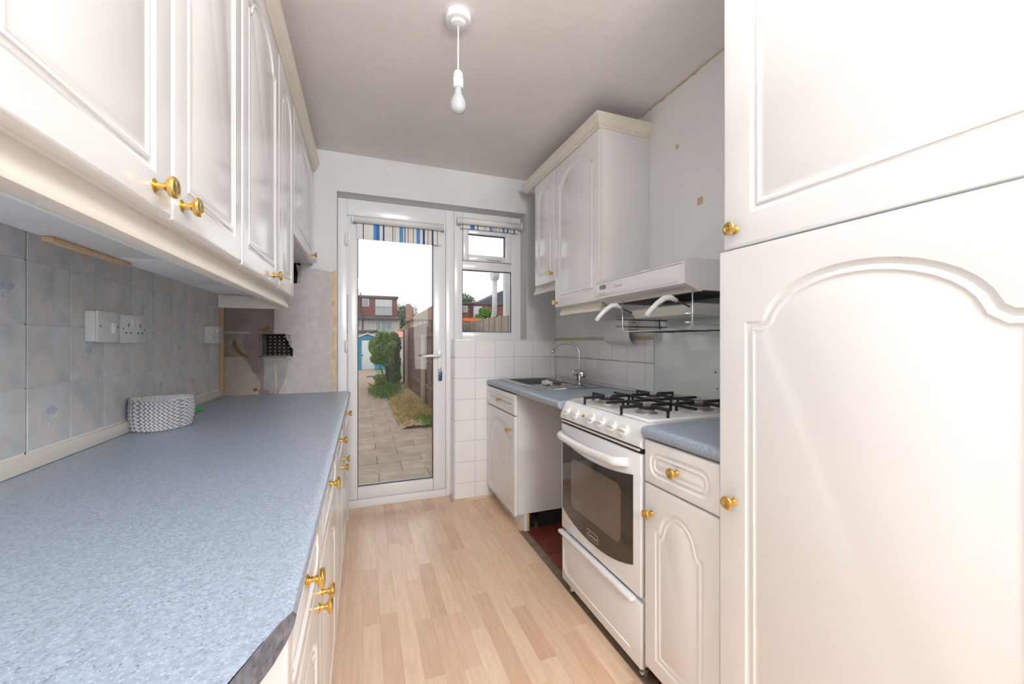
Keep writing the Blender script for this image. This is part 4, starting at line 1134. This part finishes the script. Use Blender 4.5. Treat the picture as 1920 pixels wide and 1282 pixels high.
# foliage helper: leaf quads in lumps
def foliage(name, m, lumps, n, size, parent):
    vs, fs = [], []
    tot = sum(l[3]*l[4]*l[5] for l in lumps)
    for (cx, cy, cz, rx, ry, rz) in lumps:
        for i in range(int(n*rx*ry*rz/tot)):
            while True:
                p = Vector((random.uniform(-1, 1), random.uniform(-1, 1), random.uniform(-1, 1)))
                if .3 < p.length < 1: break
            c = Vector((cx+p.x*rx, cy+p.y*ry, cz+p.z*rz))
            u = Vector((random.gauss(0, 1), random.gauss(0, 1), random.gauss(0, 1))).normalized()
            w = u.cross(Vector((random.gauss(0, 1), random.gauss(0, 1), random.gauss(0, 1)))).normalized()
            s = size*random.uniform(.6, 1.3); b = len(vs)
            vs += [tuple(c-u*s), tuple(c+w*s*.42+u*.1*s), tuple(c+u*s), tuple(c-w*s*.42+u*.1*s)]
            fs.append((b, b+1, b+2, b+3))
    me = bpy.data.meshes.new(name); me.from_pydata(vs, [], fs); me.materials.append(m)
    return link(bpy.data.objects.new(name, me), parent)
random.seed(4)
bs = empty('leafy_bush', (.62, 11, GZ), 'bushy bright green shrub with bare lower stems beside the garden path', 'bush')
lum = [(.50, 11, 1.22, .22, .3, .24), (.40, 10.9, 1.0, .28, .35, .24), (.62, 11.1, 1.0, .22, .35, .32), (.27, 11, 1.12, .13, .25, .14), (.36, 10.9, .72, .2, .3, .16), (.60, 11, .66, .18, .3, .18), (.40, 10.7, .20, .16, .25, .12), (.56, 10.6, .04, .16, .25, .10)]
lum += [(random.uniform(.2, .78), 11+random.uniform(-.3, .3), random.uniform(.6, 1.42), .09, .12, .09) for _ in range(16)]
foliage('foliage', M_leaf, lum, 5200, .05, bs)
for a, b, c_ in (((.60, 11, GZ), (.56, 11, .45), (.42, 11, .9)), ((.62, 11, GZ), (.60, 11.05, .5), (.62, 11.1, 1.0)), ((.58, 10.95, GZ), (.47, 10.9, .35), (.33, 10.9, .75)), ((.61, 11, GZ), (.55, 10.9, .6), (.52, 10.9, 1.1))):
    MB().tube([a, b, c_], [.022, .017, .009], 7).build('stem', M_bark, bs)
bs = empty('ivy_hedge', (.95, 12.6, GZ), 'darker green hedge against the far end of the brown fence', 'hedge')
foliage('foliage', M_leafd, [(.86, 12.7, 1.05, .24, .5, .42), (.86, 12.6, .5, .22, .5, .5), (.84, 12.4, .12, .24, .5, .25)], 6500, .04, bs)
MB().tube([(.88, 12.6, GZ), (.88, 12.6, .9)], .03, 7).build('stem', M_bark, bs)

# shed
sd = empty('garden_shed', (.3, 20.2, GZ), 'turquoise garden shed with white door at the end of the path', 'shed')
SY = 19.5
wm = MB()
wm.prism([(-.62, GZ), (.98, GZ), (.98, 1.20), (.20, 1.50), (-.62, 1.20)], 'y', SY+.05, SY+1.9).build('wall', M_shed, sd)
for k in range(10):
    z = GZ+.13*k
    if z < 1.1: B('cladding_board', M_shed, sd, -.63, .99, SY+.028, SY+.05, z, z+.122, .004)
dd = B('shed_door', M_shedd, sd, -.06, .49, SY, SY+.027, GZ, 1.22, .004)
B('hasp', M_gutter, dd, -.05, -.01, SY-.012, SY-.001, .50, .58)
MB().prism([(-.72, 1.15), (.20, 1.52), (.20, 1.58), (-.72, 1.21)], 'y', SY-.05, SY+2.0).build('roof', M_shedd, sd)
MB().prism([(1.08, 1.15), (.20, 1.52), (.20, 1.58), (1.08, 1.21)], 'y', SY-.05, SY+2.0).build('roof', M_shedd, sd)
tag(MB().box(.12, .44, 15.3, 15.7, GZ-.004, GZ+.02, .004).build('drain_cover', M_slate), 'small grey slab lying on the path before the shed', 'slab')

# houses
def window(parent, x0, x1, z0, z1, y, panes=1, m=M_wglass, fr=.07):
    f = B('window', M_shedd, parent, x0, x1, y-.06, y+.02, z0, z1)
    w = (x1-x0-fr*(panes+1))/panes
    for i in range(panes): B('pane', m, f, x0+fr+i*(w+fr), x0+fr+i*(w+fr)+w, y-.075, y-.061, z0+fr, z1-fr)
    return f
h1 = empty('terraced_house', (0, 49, GZ), 'pale rendered house with red tile-hung dormer and juliet balcony', 'house')
HY = 46
B('wall', M_rendw, h1, -6.5, 3.80, HY, HY+7, GZ, 3.72)
B('dormer', M_brick, h1, -6.3, 3.56, HY+.25, HY+6, 3.98, 6.0)
B('dormer_roof', M_slate, h1, -6.5, 3.68, HY+.05, HY+6.2, 6.0, 6.22)
MB().prism([(HY-.45, 3.70), (HY+.4, 4.02), (HY+.4, 3.70)], 'x', -6.5, 3.75).build('eaves_roof', M_slate, h1)
B('gutter', M_gutter, h1, -6.5, 3.75, HY-.52, HY-.40, 3.56, 3.72)
window(h1, -.10, .60, 5.03, 5.85, HY+.25)
jb = window(h1, 1.25, 3.0, 4.10, 5.83, HY+.25, 3, M_wcurt, .1)
for k in range(12): B('balcony_rail', M_gutter, h1, 1.30+k*.15, 1.315+k*.15, HY+.12, HY+.135, 4.08, 5.0)
B('balcony_rail', M_gutter, h1, 1.25, 3.0, HY+.11, HY+.14, 5.0, 5.03)
window(h1, 1.25, 3.0, 2.35, 3.50, HY, 3); window(h1, .36, .78, 3.02, 3.60, HY); window(h1, -.75, -.25, 2.7, 3.6, HY)
MB().tube([(-.05, HY-.08, GZ), (-.05, HY-.08, 3.6), (.02, HY-.3, 3.9), (.02, HY+.1, 4.1), (-.28, HY+.1, 4.5), (-.28, HY+.1, 6.5)], .06, 6).build('downpipe', M_gutter, h1)
MB().prism([(-3.5, 2.02), (.2, 2.02), (1.4, 2.28), (1.4, 2.36), (-3.5, 2.2)], 'y', HY-4, HY-.01).build('lean_to_roof', M_slate, h1)
B('lean_to_wall', M_rendw, h1, -3.4, 1.2, HY-3.8, HY-.01, GZ, 2.01)
h2 = empty('bungalow', (6.5, 39, GZ), 'tan rendered house with brown hipped roof and brick chimney', 'house')
HB = 36
B('wall', M_tan, h2, 3.95, 7.9, HB, HB+3.5, GZ, 3.02)
MB().prism([(3.6, 3.02), (8.2, 3.02), (8.2, 5.7), (8.0, 5.72)], 'y', HB-.3, HB+3.7).build('roof', M_roof, h2)
B('gutter', M_gutter, h2, 3.9, 8.1, HB-.38, HB-.30, 3.04, 3.14)
window(h2, 4.70, 5.15, 2.28, 3.06, HB, 1); window(h2, 5.17, 6.3, 2.28, 3.06, HB, 1, M_wglass)
ch = B('chimney', M_brick2, h2, 3.80, 4.36, HB+2.4, HB+3.0, 2.6, 4.45)
MB().lathe([(.10, 0), (.08, .25)], T((4.1, HB+2.7, 4.45)), 8).build('chimney_pot', M_brick2, ch)
MB().prism([(2.6, 1.75), (3.95, 2.9), (3.95, 1.75)], 'y', HB+.5, HB+3.4).build('side_roof', M_roof, h2)
B('side_wall', M_tan, h2, 2.75, 3.94, HB+.6, HB+3.4, GZ, 1.74)
gr = empty('tiled_outbuilding', (1.9, 25, GZ), 'low outbuilding with coral tiled roof behind the bush', 'outbuilding')
B('wall', M_rendw, gr, 1.35, 2.35, 24.2, 26.5, GZ, 1.45)
MB().prism([(24.0, 1.44), (25.6, 1.80), (26.7, 1.44)], 'x', 1.25, 2.42).build('roof', M_coral, gr)
h3 = empty('gable_house', (12, 43, GZ), 'red brick house with dark slate roof seen through the side window', 'house')
HC = 40
B('wall', M_brick, h3, 8.6, 16.5, HC, HC+6, GZ, 5.1)
MB().prism([(8.4, 5.05), (11.2, 5.25), (14.6, 6.9), (18, 6.9), (18, 5.05)], 'y', HC-.2, HC+6.2).build('roof', M_slate, h3)
window(h3, 9.2, 10.05, 4.2, 4.85, HC, 1); window(h3, 10.7, 12.1, 3.55, 4.85, HC, 4, M_wcurt, .12)
MB().tube([(10.45, HC-.1, 5.0), (10.45, HC-.1, 4.0), (10.2, HC-.1, 3.6), (10.2, HC-.1, GZ)], .06, 6).build('downpipe', M_gutter, h3)
# things over the side fence
tag(MB().prism([(4.4, 2.27), (5.0, 2.22), (6.1, 2.20), (6.3, 2.26), (6.0, 2.36), (5.2, 2.39), (4.5, 2.38)], 'y', 20, 20.5).build('awning', M_orange), 'orange canopy beyond the side fence', 'canopy')
MB().box(5.15, 5.22, 20.2, 20.27, GZ, 2.23).build('awning_pole', M_gutter, bpy.data.objects['awning'])
random.seed(31)
bs = empty('garden_tree', (6.6, 22, GZ), 'small light green tree beyond the side fence', 'tree')
foliage('foliage', M_leaf, [(6.55, 22, 2.75, .42, .5, .42), (6.3, 22, 2.5, .35, .5, .3), (6.8, 22, 2.4, .4, .5, .35)], 1500, .09, bs)
MB().tube([(6.6, 22, GZ), (6.6, 22, 2.4)], .07, 7).build('trunk', M_bark, bs)
dp = empty('rainwater_pipe', (2.4, 7.4, GZ), 'white rainwater pipe with hopper head on the neighbouring wall', 'pipe')
MB().tube([(2.40, 7.52, GZ), (2.40, 7.52, 1.58), (2.40, 7.40, 1.74), (2.40, 7.38, 2.38)], .048, 12).build('pipe', M_pipe, dp)
MB().prism([(7.32, 2.36), (7.27, 2.42), (7.25, 2.50), (7.53, 2.50), (7.50, 2.42), (7.44, 2.36)], 'x', 2.34, 2.46).build('hopper', M_pipe, dp)
ng = empty('neighbour_extension', (2.7, 6, GZ), 'white framed glazed extension of the neighbouring house', 'building')
B('wall', M_rendw, ng, 2.46, 3.6, 4.0, 7.05, GZ, 1.55); B('upper_wall', M_rendw, ng, 2.62, 3.6, 4.0, 7.05, 1.56, 3.2)
B('corner_post', M_pipe, ng, 2.46, 2.60, 6.93, 7.06, 1.56, 3.2)
for y0, y1 in ((5.7, 6.88), (4.3, 5.5)):
    f = B('window', M_pipe, ng, 2.56, 2.615, y0-.1, y1+.04, 1.60, 2.9)
    B('pane', M_wglass, f, 2.545, 2.559, y0, y1, 1.68, 2.18); B('pane', M_wglass, f, 2.545, 2.559, y0, y1, 2.30, 2.84)
# distant trees
def tree(lab, x, y, z, r, seed, m=M_leaft, n=1600, s=.22):
    random.seed(seed)
    t = empty('tree', (x, y, GZ), lab, 'tree', 'trees behind the houses')
    L = [(x+random.uniform(-.5, .5)*r, y+random.uniform(-.5, .5)*r, z+random.uniform(-.5, .4)*r, r*.6, r*.6, r*.6) for _ in range(7)]
    foliage('foliage', m, L, n, s, t)
    MB().tube([(x, y, GZ), (x, y, z)], .2, 7).build('trunk', M_bark, t)
tree('tall pale green tree between the dormer house and the chimney', 5.5, 62, 4.6, 2.4, 51, n=2600)
tree('grey green tree low behind the gap of the two houses', 6.9, 68, 3.2, 2.2, 52, n=1800)
tree('distant rounded tree above the slate roof in the side window', 14.8, 62, 6.6, 2.6, 53, n=2600, s=.28)
tree('distant tree crown showing over the dormer roof', 1.6, 64, 7.2, 1.2, 54, n=1200)
